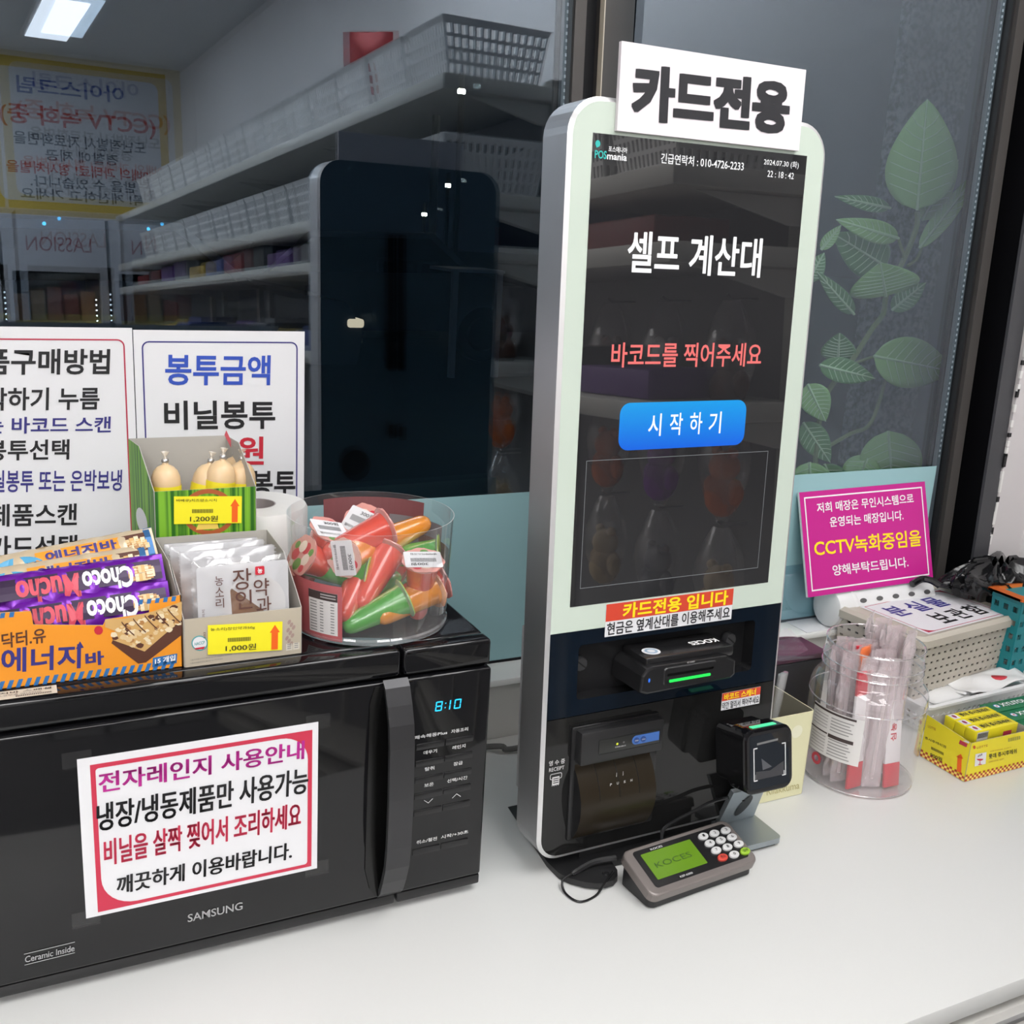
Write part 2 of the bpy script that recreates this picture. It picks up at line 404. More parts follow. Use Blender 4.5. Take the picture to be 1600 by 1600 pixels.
m = M(); em = mat('cyan_digits', (0, 0, 0), .4, emit=(.02, .55, .95), es=1.6)
SEG = {'8': 'abcdefg', '1': 'bc', '0': 'abcdef'}
o, ex_, ey_ = rp(679.4, 1112, MWP, .0008), None, None
ex_ = rp(720, 1106.5, MWP, .0008)-o; ey_ = rp(681.6, 1096.5, MWP, .0008)-o
def SP(u, v): return o+ex_*u+ey_*v
def seg7(u0, w, s):
    t = .045; T = .13
    def bar(a, b): m.poly([SP(a[0], a[1]), SP(b[0], a[1]), SP(b[0], b[1]), SP(a[0], b[1])], em)
    R = {'a': ((u0+t, 1-T), (u0+w-t, 1)), 'd': ((u0+t, 0), (u0+w-t, T)), 'g': ((u0+t, .5-T/2), (u0+w-t, .5+T/2)),
         'f': ((u0, .53), (u0+t, .97)), 'e': ((u0, .03), (u0+t, .47)), 'b': ((u0+w-t, .53), (u0+w, .97)), 'c': ((u0+w-t, .03), (u0+w, .47))}
    for c in SEG[s]: bar(*R[c])
seg7(0, .26, '8'); seg7(.36, .22, '1'); seg7(.72, .26, '0')
for v in (.22, .66): m.poly([SP(.36, v), SP(.40, v), SP(.40, v+.12), SP(.36, v+.12)], em)
m.build('clock_display', mw)
m = M(); m.box(MX0, -.1765, .009, .03, .2668, MTOP-.0005, black_gloss, .004, 3); m.box(-.1740, MX1, .009, .03, .2668, MTOP-.0005, black_gloss, .004, 3); m.build('top_trim', mw)
m = M(); m.box(MX0, -.1765, .0075, .03, .0095, .0213, black_soft, .002); m.box(-.1740, MX1, .0075, .03, .0095, .0213, black_soft, .002); m.build('bottom_trim', mw)
for x in (MX0+.05, MX1-.05):
    for y in (.05, .26):
        m = M(); m.lathe([(0, 0), (.012, 0), (.013, .013)], black_matte, x, y, 12); m.build('foot', mw)

# notice taped to the microwave door
PY = MY-.0009
m = M(); x0, x1, z0, z1 = -.4744, -.2607, .0745, .2345
m.box(x0, x1, PY, PY+.0005, z0, z1, paper)
rx0, rx1, rz0, rz1 = at(140.5, 1197, 1, PY).x, at(488, 1138.5, 1, PY).x, at(145, 1427, 1, PY).z, at(136.5, 1196, 1, PY).z
A = rrect(rx0, rx1, rz0, rz1, [1e-5]*4, 8); B = rrect(rx0+.0042, rx1-.0042, rz0+.0035, rz1-.0042, [.030, .003, .026, .003], 8)
B = [(u+(.006 if u < rx0+.03 and w < rz0+.03 else 0)*0, w) for u, w in B]
m.frame([(u, PY-.0003, w) for u, w in A], [(u, PY-.0003, w) for u, w in B], mat('notice_red', (.56, .03, .07), .5))
PP = (Vector((0, PY, 0)), Vector((0, -1, 0)))
for t, c, bl, br, tl in (('전자레인지 사용안내', ink_m, (154, 1239.7), (474.2, 1185.8), (153.3, 1208.5)),
                         ('냉장/냉동제품만 사용가능', ink_k, (151.2, 1300.2), (480, 1239), (150.5, 1256.5)),
                         ('비닐을 살짝 찢어서 조리하세요', mat('notice_text_red', (.60, .03, .08), .5), (162.8, 1353.8), (469, 1291.5), (161.7, 1312.5)),
                         ('깨끗하게 이용바랍니다.', ink_k, (182, 1398.2), (455, 1342), (182, 1370))):
    for dx in (0, 1.1): m.tpx(t, c, (bl[0]+dx, bl[1]), (br[0]+dx, br[1]), (tl[0]+dx, tl[1]), PP, .012)
o = m.build('paper_notice'); tag(o, 'white paper notice with red border taped to the microwave door', 'notice')
tape = thin('clear_tape', .012, diff=.012, edge=.2)
for (x, z) in ((x0, z0), (x1, z0), (x0, z1), (x1, z1)):
    mm = M(); mm.add([(x-.012, PY-.0004, z-.008), (x+.012, PY-.0004, z-.008), (x+.012, PY-.0004, z+.008), (x-.012, PY-.0004, z+.008)], [(0, 1, 2, 3)], tape)
    q = mm.build('tape', o)
# barcode label on the front edge of the oven top
m = M(); a = at(88, 1070, 2, MTOP+.0006); y0 = .012
m.poly([(a.x-.07, y0, MTOP+.0006), (a.x, y0, MTOP+.0006), (a.x, a.y, MTOP+.0006), (a.x-.07, a.y, MTOP+.0006)], mat('label_cream', (.6, .57, .48), .5))
for k in range(20): m.poly([(a.x-.032+k*.0014, y0+.002, MTOP+.0009), (a.x-.032+k*.0014+.0007, y0+.002, MTOP+.0009), (a.x-.032+k*.0014+.0007, y0+.005, MTOP+.0009), (a.x-.032+k*.0014, y0+.005, MTOP+.0009)], ink_k)
m.text('에너지바 스페셜', ink_k, (a.x-.06, a.y-.007, MTOP+.0006), (a.x-.004, a.y-.007, MTOP+.0006), (a.x-.06, a.y-.003, MTOP+.0006), .01)
m.text('닥터유 초코무쵸 에너지바', grey_ink, (a.x-.06, a.y-.0115, MTOP+.0006), (a.x-.012, a.y-.0115, MTOP+.0006), (a.x-.06, a.y-.0085, MTOP+.0006), .01)
tag(m.build('barcode_label'), 'cream barcode label lying on the top front edge of the microwave', 'label')

# ================================================================ BOXES OF SNACKS ON THE MICROWAVE
card_in = mat('grey_cardboard', (.44, .42, .38), .7, noise=.08, nscale=30)
def tray(t, x0, x1, y0, y1, z0, hf, hb, shift, mo, name='box', th=.0008, hs=None):
    """open carton: low front, high back, sides rising between; shift = sideways drift towards the back"""
    m = M(); B = [(x0, y0), (x1, y0), (x1+shift, y1), (x0+shift, y1)]
    hs = hs or [(0, hf), (1, hb)]
    m.poly([(*B[0], z0+.0003), (*B[1], z0+.0003), (*B[2], z0+.0003), (*B[3], z0+.0003)], card_in)
    def side(p, q, pts, mat_, out):
        p, q = Vector((*p, 0)), Vector((*q, 0)); poly = [(p+(q-p)*s) + Vector((0, 0, z0+h)) for s, h in pts]
        n = Vector((*out, 0))
        m.poly([v+n*th for v in poly], mat_); m.poly([v for v in poly][::-1], card_in)
        k = len(poly)
        m.add([v+n*th for v in poly]+list(poly), [(i, (i+1) % k, k+(i+1) % k, k+i) for i in range(k)], card_in)
    side(B[0], B[1], [(0, 0), (1, 0), (1, hf), (0, hf)], mo, (0, -1))
    side(B[3], B[2], [(0, 0), (1, 0), (1, hb), (0, hb)], mo, (0, 1))
    side(B[0], B[3], [(0, 0), (1, 0)]+[(s, h) for s, h in hs][::-1], mo, (-1, 0))
    side(B[1], B[2], [(0, 0), (1, 0)]+[(s, h) for s, h in hs][::-1], mo, (1, 0))
    return m
def shelf_label(par, name_, price, pl, tl, tr, bl, arrow=True):
    """yellow price card given by three corners (px) on a plane"""
    o = rp(*tl, pl, .0022); e = rp(*tr, pl, .0022)-o; g = rp(*bl, pl, .0022)-o; n = pl[1]
    def L(u, v, k=1): return o+e*u+g*v+n*.0003*k
    m = M(); ye = mat('yellow_card', (.90, .80, .02), .5)
    m.poly([L(0, 1, 0), L(1, 1, 0), L(1, 0, 0), L(0, 0, 0)], ye)
    m.poly([L(0, 1, -3), L(0, 0, -3), L(1, 0, -3), L(1, 1, -3)], ye)
    m.text(name_, ink_k, L(.03, .2), L(.62, .2), L(.03, .08), .004)
    m.text(price, ink_k, L(.23, .93), L(.64, .93), L(.23, .70), .006)
    for k in range(26): 
        u = .26+k*.012; m.poly([L(u, .60), L(u+.006, .60), L(u+.006, .46), L(u, .46)], ink_k)
    ar = mat('orange_arrow', (.85, .13, .01), .5)
    m.poly([L(.85, .96), L(.94, .96), L(.94, .36), L(.85, .36)], ar); m.poly([L(.825, .36), L(.965, .36), L(.895, .09)], ar)
    return m.build('price_label', par)

# -- orange energy bar box (runs out of the picture on the left)
AY = .0345; z0 = MTOP
bx = thing('snack_box', (-.46, .09, z0), 'orange cardboard display box of energy bars on the microwave', 'box')
orange = mat('orange_print', (.82, .30, .02), .45)
blue_p = mat('blue_print', (.03, .16, .42), .45)
XA0, XA1 = -.542, -.3795
m = M(); y1 = .155
AP = (Vector((0, AY, 0)), Vector((0, -1, 0)))
def ap(px, py): q = rp(px, py, AP); return (q.x, q.z)
front = [(XA0, z0), (XA1, z0), (XA1, .3655), ap(234, 939), ap(233, 958), ap(165, 968), ap(161, 977), ap(52, 976), ap(48, 955), (XA0, .366)]
front = [(x, z) for x, z in front]
m.add([(x, AY, z) for x, z in front], [list(range(len(front)))], orange)
m.add([(x, AY+.0008, z) for x, z in front], [list(range(len(front)))[::-1]], card_in)
nf = len(front); m.add([(x, AY, z) for x, z in front]+[(x, AY+.0008, z) for x, z in front], [(i, nf+i, nf+(i+1) % nf, (i+1) % nf) for i in range(nf)], card_in)
side = [(AY, z0), (y1, z0), (y1, .378), (.115, .382), (.075, .375), (AY, .3655)]
m.prism(side, XA1, XA1-.0008, orange, ax=0, mback=card_in, mside=card_in)
m.prism(side, XA0, XA0+.0008, orange, ax=0, mback=card_in, mside=card_in)
m.box(XA0, XA1, y1-.0008, y1, z0, .378, card_in); m.box(XA0, XA1, AY, y1, z0, z0+.0008, card_in)
def stripes(x0, x1, z, h, t, w=.0035):
    k = x0
    while k < x1-w:
        m.poly([(k, AY-.0003, z), (k+w, AY-.0003, z), (k+w+t, AY-.0003, z+h), (k+t, AY-.0003, z+h)], blue_p); k += 2*w
stripes(XA0+.003, XA1-.003, z0+.0002, .0075, .003)
for a, b in ((XA0+.002, -.511), (-.416, XA1-.002)): stripes(a, b, .3602, .0045, .001)
brown = mat('choc_print', (.10, .035, .02), .45)
for t, c, bl, br, tl, bd in (('닥터.유', brown, (3, 1014), (72, 1004), (2, 990), .02), ('에너지', ink_n, (2, 1052), (126, 1044), (2, 1013), .024), ('바', ink_n, (134, 1042), (163, 1038), (133, 1020), .035)):
    m.tpx(t, c, bl, br, tl, AP, bd, .0004)
q = [rp(*p, AP, .0003) for p in [(238, 1043), (276, 1036), (277, 1021), (239, 1028)]]; m.poly(q, blue_p)
m.tpx('15 개입', ink_w, (242, 1038), (274, 1032), (242, 1029), AP, .03, .0006)
q = [rp(*p, AP, .0003) for p in [(118.5, 1014), (131, 1012), (125, 1002)]]
m.poly(q, ink_n)
# printed picture of the bar: chocolate slab topped with nuts
nut = [mat('nut_%d' % i, c, .45) for i, c in enumerate([(.62, .38, .14), (.70, .52, .28), (.45, .22, .07), (.78, .66, .45)])]
m.poly([rp(*p, AP, .0003) for p in [(174, 1005), (216, 1037), (228, 1035), (284, 992), (284, 970), (180, 992)]], brown)
m.poly([rp(*p, AP, .0004) for p in [(164, 968), (196, 966), (240, 955), (284, 940), (284, 968), (226, 1018), (176, 1000), (180, 986), (164, 980)]], nut[0])
rnd = random.Random(3)
def inside(x, y):
    P_ = [(176, 998), (180, 982), (210, 968), (245, 955), (284, 944), (284, 970), (226, 1016)]
    c = False; j = len(P_)-1
    for i in range(len(P_)):
        if (P_[i][1] > y) != (P_[j][1] > y) and x < (P_[j][0]-P_[i][0])*(y-P_[i][1])/(P_[j][1]-P_[i][1])+P_[i][0]: c = not c
        j = i
    return c
for k in range(230):
    x, y = 172+rnd.random()*110, 942+rnd.random()*76
    if not inside(x, y): continue
    r = 2.5+rnd.random()*3.5; a0 = rnd.random()*6
    m.poly([rp(x+r*cos(a0+i*2*pi/7)*(1.2 if i % 2 else .9), y-r*sin(a0+i*2*pi/7)*.75, AP, .0005+k*1e-6) for i in range(7)], nut[k % 4] if k % 6 else brown)
for k in range(5):
    p0 = Vector((200+k*17, 996-k*9)); p1 = Vector((214+k*16, 1004-k*10)); pts = []
    for i in range(7):
        s = i/6; pts.append((190+k*18+20*s, 972-k*5+26*s*(1-.2*s)))
    m.add([rp(x, y-1.3, AP, .0009) for x, y in pts]+[rp(x, y+1.3, AP, .0009) for x, y in pts], [(i, i+7, i+8, i+1) for i in range(6)], brown)
m.poly([rp(154+7*cos(i*.63), 985-7*sin(i*.63), AP, .0004) for i in range(10)], ink_r)
m.build('carton', bx)

# energy bars: crimped flow packs lying on top of each other, tilted towards the customer
def flow_pack(root, L, Wd, T, mats, deco):
    """a pillow pack along local x, face towards local -y, with a flat crimped fin at each end"""
    def fn(u, v):
        x = (u-.5)*L; e = min(1, max(0, (L/2-abs(x)-.008)/.02)); e = math.sin(e*pi/2)
        a = v*2*pi; wob = .0012*sin(u*31+v*9)+.0008*sin(u*53-v*17)
        return (x, -(T/2)*sin(a)*(.06+.94*e)-wob*e, (Wd/2)*cos(a)*(1-.04*(1-e)))
    m = M(); m.grid(fn, 44, 20, mats[0]); body = m.build('wrapper', root)
    m = M(); deco(m, lambda x, z: (x, -T/2*math.sqrt(max(0, 1-(z/(Wd/2))**2))*.97-.0012, z)); m.build('wrapper_print', root)
    for sx in (-1, 1):
        m = M(); x0, x1 = sx*L/2, sx*(L/2-.008); n = 20; w = Wd/2*.98
        vs = []
        for i in range(n+1): vs.append((x0+(-sx*.0015 if i % 2 else 0), 0.0006*(i % 2), -w+2*w*i/n))
        for i in range(n+1): vs.append((x1, 0.0003*(i % 2), -w+2*w*i/n))
        m.add(vs, [(i, i+1, n+2+i, n+1+i) for i in range(n)], mats[1]); m.build('crimped_end', root, .0004)
purple = mat('purple_foil', (.16, .015, .36), .25, .35, bump=.25, nscale=60)
purple_d = mat('dark_foil', (.03, .012, .045), .28, .3)
cream_f = mat('cream_foil', (.62, .50, .34), .3, .2, bump=.2, nscale=60)
cyan_f = mat('cyan_print', (.07, .33, .55), .35)
def deco_mucho(m, S):
    def strip(x0, x1, z0, z1, mt, n=10, k=3, e=0):
        vs = [Vector(S(x0+(x1-x0)*i/n, z0+(z1-z0)*j/k))-Vector((0, e, 0)) for j in range(k+1) for i in range(n+1)]
        m.add(vs, [(j*(n+1)+i, j*(n+1)+i+1, (j+1)*(n+1)+i+1, (j+1)*(n+1)+i) for j in range(k) for i in range(n)], mt)
    strip(-.072, .072, -.004, .0145, purple_d)
    def tx(t, mt, x0, x1, z0, z1, b):     # the pack lies upside down
        vs, fs, a0, a1, b0, b1 = glyphs(t, b)
        m.add([Vector(S(x1-(x1-x0)*(x-a0)/(a1-a0), z1-(z1-z0)*(y-b0)/(b1-b0)))-Vector((0, .0009, 0)) for x, y in vs], fs, mt)
    tx('Choco', ink_w, .004, .047, -.0075, .0125, .035); tx('Mucho', mat('mucho_red', (.62, .06, .10), .4), -.050, .001, -.0095, .0125, .022); tx('Mucho', mat('mucho_red', (.62, .06, .10), .4), -.0492, .0018, -.0095, .0125, .022)
    for k in range(16): 
        a = k*.4; strip(.054+.008*cos(a)-.003, .054+.008*cos(a)+.004, .004*sin(a)-.004+.004, .004*sin(a)+.007, nut[k % 4], 2, 2, .0004+k*2e-5)
def deco_dr(m, S):
    def strip(x0, x1, z0, z1, mt, n=10, k=3, e=0):
        vs = [Vector(S(x0+(x1-x0)*i/n, z0+(z1-z0)*j/k))-Vector((0, e, 0)) for j in range(k+1) for i in range(n+1)]
        m.add(vs, [(j*(n+1)+i, j*(n+1)+i+1, (j+1)*(n+1)+i+1, (j+1)*(n+1)+i) for j in range(k) for i in range(n)], mt)
    strip(.0655, .0715, -.017, .017, mat('blue_foil', (.05, .16, .36), .3, .4), 3, 4); strip(-.03, .044, .002, .0145, orange); strip(.045, .066, -.004, .0145, brown)
    for k in range(14): strip(.046+.0014*k, .050+.0014*k, -.003+.011*((k*7) % 10)/10, .002+.011*((k*7) % 10)/10, nut[k % 4], 2, 2, .0003)
    vs = [Vector(S(-.045+.022*cos(a*pi/12), .001+.0125*sin(a*pi/12)))-Vector((0, .0003, 0)) for a in range(24)]
    m.add(vs, [list(range(24))], cyan_f)
    def tx(t, mt, x0, x1, z0, z1, b):
        vs, fs, a0, a1, b0, b1 = glyphs(t, b)
        m.add([Vector(S(x0+(x1-x0)*(x-a0)/(a1-a0), z0+(z1-z0)*(y-b0)/(b1-b0)))-Vector((0, .0009, 0)) for x, y in vs], fs, mt)
    tx('에너지바', ink_n, -.022, .04, .003, .013, .03); tx('YOU', mat('you_blue', (.03, .12, .30), .4), -.060, -.03, -.003, .006, .02)
    tx('오래 지속되는', ink_r, -.02, .012, -.0075, -.003, .012); tx('에너지바', ink_n, .015, .040, -.0075, -.002, .02)
bars = [  # (kind, centre px, centre Y, yaw, roll, tilt, label)
    (1, (114, 881), .112, .06, -.115, -.62, 'cream and orange energy bar lying topmost at the back of the orange box'),
    (1, (102, 906), .095, .04, -.08, -.55, 'cream and orange energy bar with a blue oval, half under the purple bar'),
    (0, (121, 919), .073, .05, -.05, -.50, 'purple upside-down chocolate bar lying uppermost in the orange box'),
    (0, (128, 962), .058, .02, -.05, -.35, 'purple chocolate bar behind the cut-out of the orange box front'),
    (0, (104, 992), .090, .0, .0, -.4, 'purple chocolate bar lying lowest in the orange box'),
]
for i, (kd, (px, py), y, yw, rl, tl_, lab_) in enumerate(bars):
    c = at(px, py, 1, y)
    r_ = thing('energy_bar', (0, 0, 0), lab_, 'snack bar', 'bars in the orange box')
    flow_pack(r_, .152 if kd == 0 else .150, .042, .019, (purple, purple) if kd == 0 else (cream_f, mat('blue_foil', (.05, .16, .36), .3, .4)), deco_mucho if kd == 0 else deco_dr)
    r_.location = c; r_.rotation_mode = 'XYZ'; r_.rotation_euler = (tl_, rl, yw)

# -- yakgwa box
beige_print = mat('kraft_print', (.50, .44, .34), .6, noise=.12, nscale=25)
BY = .0330; BP = (Vector((0, BY, 0)), Vector((0, -1, 0)))
yb = thing('pastry_box', (-.325, .08, MTOP), 'beige open carton with a yellow 1,000 won label holding honey pastries', 'box')
m = tray(yb, -.3775, -.2705, BY, .128, MTOP, .0468, .0965, -.010, beige_print, hs=[(0, .0468), (.12, .058), (.5, .088), (1, .0965)])
hc = [rp(312+13*cos(i*pi/12), 1005-12*sin(i*pi/12)-.15*0, BP, .001) for i in range(24)]
m.poly(hc, paper)
hc2 = [rp(312+11*cos(i*pi/12), 1005-10*sin(i*pi/12), BP, .0011) for i in range(24)]; m.frame(hc, hc2, mat('teal_print', (.10, .35, .36), .5))
m.poly([rp(*p, BP, .0012) for p in [(303, 1013), (321, 1010), (318, 1014), (306, 1015)]], ink_r)
m.tpx('HACCP', mat('teal_print', (.10, .35, .36), .5), (304, 1009), (320, 1006), (304, 1004), BP, .02, .0013)
for k in range(2): m.tpx('식품의약품안전처 제조원 농소리 위생관리 보관방법'[:26-6*k], grey_ink, (297, 1033+5*k), (362-14*k, 1023.5+5*k+2*k), (297, 1030.5+5*k), BP, 0, .001)
wheat = mat('wheat_print', (.36, .25, .22), .6)
for k in range(9):
    cx, cy = 452+(k % 3)*4-k*.6, 972+k*4.2
    m.poly([rp(cx+3.2*cos(a)*.8+1.2*sin(a), cy-3.8*sin(a), BP, .001) for a in [i*pi/4 for i in range(8)]], wheat)
for k in range(2):
    m.poly([rp(*p, BP, .001) for p in [(447+11*k, 1017-1.5*k), (457+11*k, 1015.5-1.5*k), (457+11*k, 1005-1.5*k), (447+11*k, 1006.5-1.5*k)]], mat('cream_print', (.62, .58, .50), .6))
    for j in range(3): m.poly([rp(*p, BP, .0012) for p in [(449+11*k, 1014-1.5*k-3*j), (455+11*k, 1013-1.5*k-3*j), (455+11*k, 1011.8-1.5*k-3*j), (449+11*k, 1012.8-1.5*k-3*j)]], grey_ink)
m.build('carton', yb)
shelf_label(yb, '농소리)장인약과50g', '1,000원', BP, (325, 977.5), (441.5, 971.5), (325, 1023))
# honey pastry packs: clear pillow bags with a white printed top and serrated ends
bagw = None
yk_m = mat('honey_pastry', (.36, .16, .06), .35, noise=.3, nscale=60, bump=.4)
def pastry(root, first):
    bagw = thin('clear_bag_film', .06, diff=.10, dcol=(.8, .8, .82), edge=.35) if first else thin('white_bag_film', .05, diff=.55, dcol=(.60, .60, .62), edge=.25)
    w, h = .088, .092
    def fn(u, v):
        x = (u-.5)*w; z = v*h; e = math.sin(min(1, max(0, min((w/2-abs(x))/.02, (h-z)/.016, z/.016)))*pi/2)
        return (x, -.0075*e-.0013*sin(u*23+v*13)*e-.0009*sin(v*37-u*11), z)
    m = M(); m.grid(fn, 30, 26, bagw)
    m.grid(lambda u, v: (fn(u, v)[0], .0055-fn(u, v)[1]*.35, fn(u, v)[2]), 10, 10, bagw); m.build('bag', root)
    n = 46
    for sx in (-1, 1):
        m = M()
        for k in range(n//2*1):
            z = k/(n/2)*h; m.poly([(sx*w/2, 0, z), (sx*(w/2+.0022), 0, z+.001), (sx*w/2, 0, z+.002)], bagw)
        m.build('serrated_edge', root)
    m = M(); pts = []
    cx, cz, r = .010, .046, .030
    for i in range(28):
        a = 2*pi*i/28; pts.append((cx+r*(1+.04*cos(a*12))*cos(a), cz+r*(1+.04*cos(a*12))*sin(a)))
    m.prism(pts, -.004, .004, yk_m, ax=1, bev=.004); m.build('pastry', root)
    if first:
        m = M(); d = -.0105
        white = mat('bag_print', (.72, .71, .72), .4)
        pts = [(-.042, .084), (-.042, .012), (-.037, .010)]+[(-.003+.034*cos(a), .028+.034*sin(a)) for a in [pi*.98-i*.11 for i in range(24)] if True and -.003+.034*cos(a) < .026]+[(.030, .010), (.036, .084)]
        # printed upper film around the round clear window
        ring_o = rrect(-.042, .042, .001, .088, .003, 6); k = len(ring_o)
        m2 = []
        for i, (u, wv) in enumerate(ring_o):
            a = math.atan2(wv-.048, u-.010); m2.append((.010+.028*cos(a), .048+.028*sin(a)))
        m.frame([(u, d+.002, wv) for u, wv in ring_o], [(u, d, wv) for u, wv in m2], thin('print_film', .04, diff=.70, dcol=(.66, .66, .68), edge=.1))
        # half the window is printed over
        half = [(.010+.0285*cos(a), .048+.0285*sin(a)) for a in [radians(-40)+radians(180)*i/16 for i in range(17)]]
        m.poly([(u, d-.0002, wv) for u, wv in half], thin('print_film2', .04, diff=.72, dcol=(.66, .65, .65), edge=.1))
        br = mat('brown_letters', (.10, .04, .03), .5)
        for t, x, z, s in (('장', -.0105, .0640, .019), ('인', -.0085, .0455, .017), ('약', .0085, .0560, .016), ('과', .0105, .0390, .0155)):
            m.text(t, br, (x, d-.001, z), (x+s*.9, d-.001, z), (x, d-.001, z+s*1.05), .004)
        for k, t in enumerate('농소리'): m.text(t, br, (-.0265, d-.001, .070-k*.0105), (-.0190, d-.001, .070-k*.0105), (-.0265, d-.001, .079-k*.0105), .002)
        m.prism(rrect(.0105, .0190, .0765, .0845, .001, 2), d-.0012, d-.0008, ink_r); m.text('농', ink_w, (.0125, d-.0012, .078), (.0170, d-.0012, .078), (.0125, d-.0012, .083), .02)
        m.text('2025.02.12 까지', br, (-.0365, d-.001, .022), (-.0365, d-.001, .049), (-.039, d-.001, .022), .006)
        m.build('front_print', root)
packs = [((-.3225, .042, MTOP+.0036), .02, .10, 'clear pastry pack in front of the beige carton, printed with dark vertical letters', True),
         ((-.3290, .060, MTOP+.006), .03, .16, 'white-edged pastry pack standing second in the beige carton', False),
         ((-.3350, .078, MTOP+.0065), .02, .18, 'white-edged pastry pack standing third in the beige carton', False),
         ((-.3380, .096, MTOP+.004), .01, .14, 'white-edged pastry pack standing against the back of the beige carton', False)]
for loc, yw, ti, lab_, first in packs:
    r_ = thing('pastry_pack', (0, 0, 0), lab_, 'pastry', 'honey pastries in the beige carton')
    pastry(r_, first); r_.location = loc; r_.rotation_euler = (-ti, 0, yw)

# -- sausage box
CY = .142; CP = (Vector((0, CY, 0)), Vector((0, -1, 0)))
sb = thing('sausage_box', (-.34, .18, MTOP), 'green striped open carton of cheese sausages on the microwave', 'box')
gr = bpy.data.materials.new('green_striped_print'); gr.use_nodes = True; nt = gr.node_tree; b_ = nt.nodes['Principled BSDF']; b_.inputs['Roughness'].default_value = .45
tc = nt.nodes.new('ShaderNodeTexCoord'); mp = nt.nodes.new('ShaderNodeMapping'); mp.inputs['Scale'].default_value = (260, 260, 2); nz = nt.nodes.new('ShaderNodeTexNoise'); nz.inputs['Scale'].default_value = 1; nz.inputs['Detail'].default_value = 1
cr = nt.nodes.new('ShaderNodeValToRGB'); cr.color_ramp.elements[0].position = .40; cr.color_ramp.elements[0].color = (.02, .13, .01, 1); cr.color_ramp.elements[1].position = .6; cr.color_ramp.elements[1].color = (.20, .46, .03, 1)
nt.links.new(tc.outputs['Object'], mp.inputs[0]); nt.links.new(mp.outputs[0], nz.inputs['Vector']); nt.links.new(nz.outputs['Fac'], cr.inputs[0]); nt.links.new(cr.outputs[0], b_.inputs['Base Color'])
m = tray(sb, -.3855, -.2885, CY, .226, MTOP, .139, .1745, -.0125, gr, hs=[(0, .139), (.55, .1745), (1, .1745)])
ring = [rp(326+42*cos(a), 800-36*sin(a), CP, .0009) for a in [2*pi*i/32 for i in range(32)]]
ring2 = [rp(326+35*cos(a), 800-29*sin(a), CP, .0009) for a in [2*pi*i/32 for i in range(32)]]
rb = mat('rust_ring', (.42, .10, .03), .5)
m.frame(ring, ring2, rb)
m.poly([rp(*p, CP, .0010) for p in [(306, 828), (313, 812), (338, 810), (342, 826)]], mat('cheese_print', (.85, .60, .12), .5))
# left side: ring badge, speech bubble and the name
def sp(u, v, e=.0012): return (-.3855-.0125*u-e, CY+.084*u, MTOP+v)
rg = [sp(.50+.24*cos(a), .058+.021*sin(a)) for a in [2*pi*i/24 for i in range(24)]]; rg2 = [sp(.50+.19*cos(a), .058+.0165*sin(a)) for a in [2*pi*i/24 for i in range(24)]]
m.frame(rg2, rg, rb); m.poly([sp(.50+.14*cos(a), .058+.012*sin(a)) for a in [0, 1, 2, 3, 4, 5]], mat('cheese_print', (.85, .60, .12), .5))
m.poly([sp(.52+.24*cos(a), .098+.013*sin(a)) for a in [-2*pi*i/20 for i in range(20)]], paper)
for t, u, mt in (('치', .78, mat('cheese_print', (.85, .60, .12), .5)), ('즈', .55, ink_r), ('얌', .32, mat('cheese_print', (.85, .60, .12), .5))):
    m.text(t, mt, sp(u, .022), sp(u-.2, .022), sp(u, .038), .03)
m.build('carton', sb)
shelf_label(sb, '바베큐)치즈얌소시지', '1,200원', CP, (272, 776), (378, 775.5), (272, 819))
m = M(); q = at(357, 697, 1, .21); m.poly([q+Vector((-.004, 0, .012)), q+Vector((.012, 0, -.022)), q+Vector((.012, 0, -.016)), q+Vector((-.002, 0, .017))], mat('flap_red', (.5, .08, .1), .5)); m.build('torn_flap', sb)
saus = mat('cheese_sausage', (.80, .58, .34), .3, sss=.2, noise=.12, nscale=50)
clip = mat('clip_metal', (.55, .55, .55), .3, .9)
def sausage_mesh(root):
    r, L = .0145, .115
    prof = [(0, 0), (r*.6, .003), (r, .016)]+[(r, .016+(L-.034)*i/5) for i in range(1, 6)]+[(r*.96, L-.012), (r*.80, L-.006), (r*.55, L-.002), (r*.22, L+.0005), (r*.14, L+.004)]
    m = M(); m.lathe(prof, saus, n=20); m.build('sausage', root)
    m = M(); m.lathe([(.0028, L+.002), (.0036, L+.003), (.0036, L+.005), (.0028, L+.006), (0, L+.006)], clip, n=12)
    m.build('clip', root)
    m = M(); m.lathe([(.0024, L+.006), (.001, L+.008), (.0045, L+.013)], thin('casing_film', .05, diff=.4, dcol=(.8, .7, .55)), n=9); m.build('casing_end', root)
    m = M(); m.lathe([(r+.0004, L-.029), (r+.0004, L-.020)], mat('yellow_tape', (.88, .74, .03), .4), n=20, a0=-pi*1.05, a1=0.25); m.build('tape_band', root)
sroot = thing('cheese_sausage', (0, 0, 0), 'x', 'sausage', 'cheese sausages in the green carton'); sausage_mesh(sroot)
sdata = [((258, 728), .176, 0, .02, 'cheese sausage standing alone at the left of the green carton'),
         ((331, 722), .184, .22, .05, 'leaning cheese sausage, leftmost of the bunch of four'),
         ((349, 716), .172, .13, -.0, 'cheese sausage at the front middle of the bunch of four'),
         ((368, 711), .206, .08, .03, 'cheese sausage at the back of the bunch, mostly hidden'),
         ((378, 718), .182, .03, .0, 'cheese sausage at the right end of the bunch of four')]
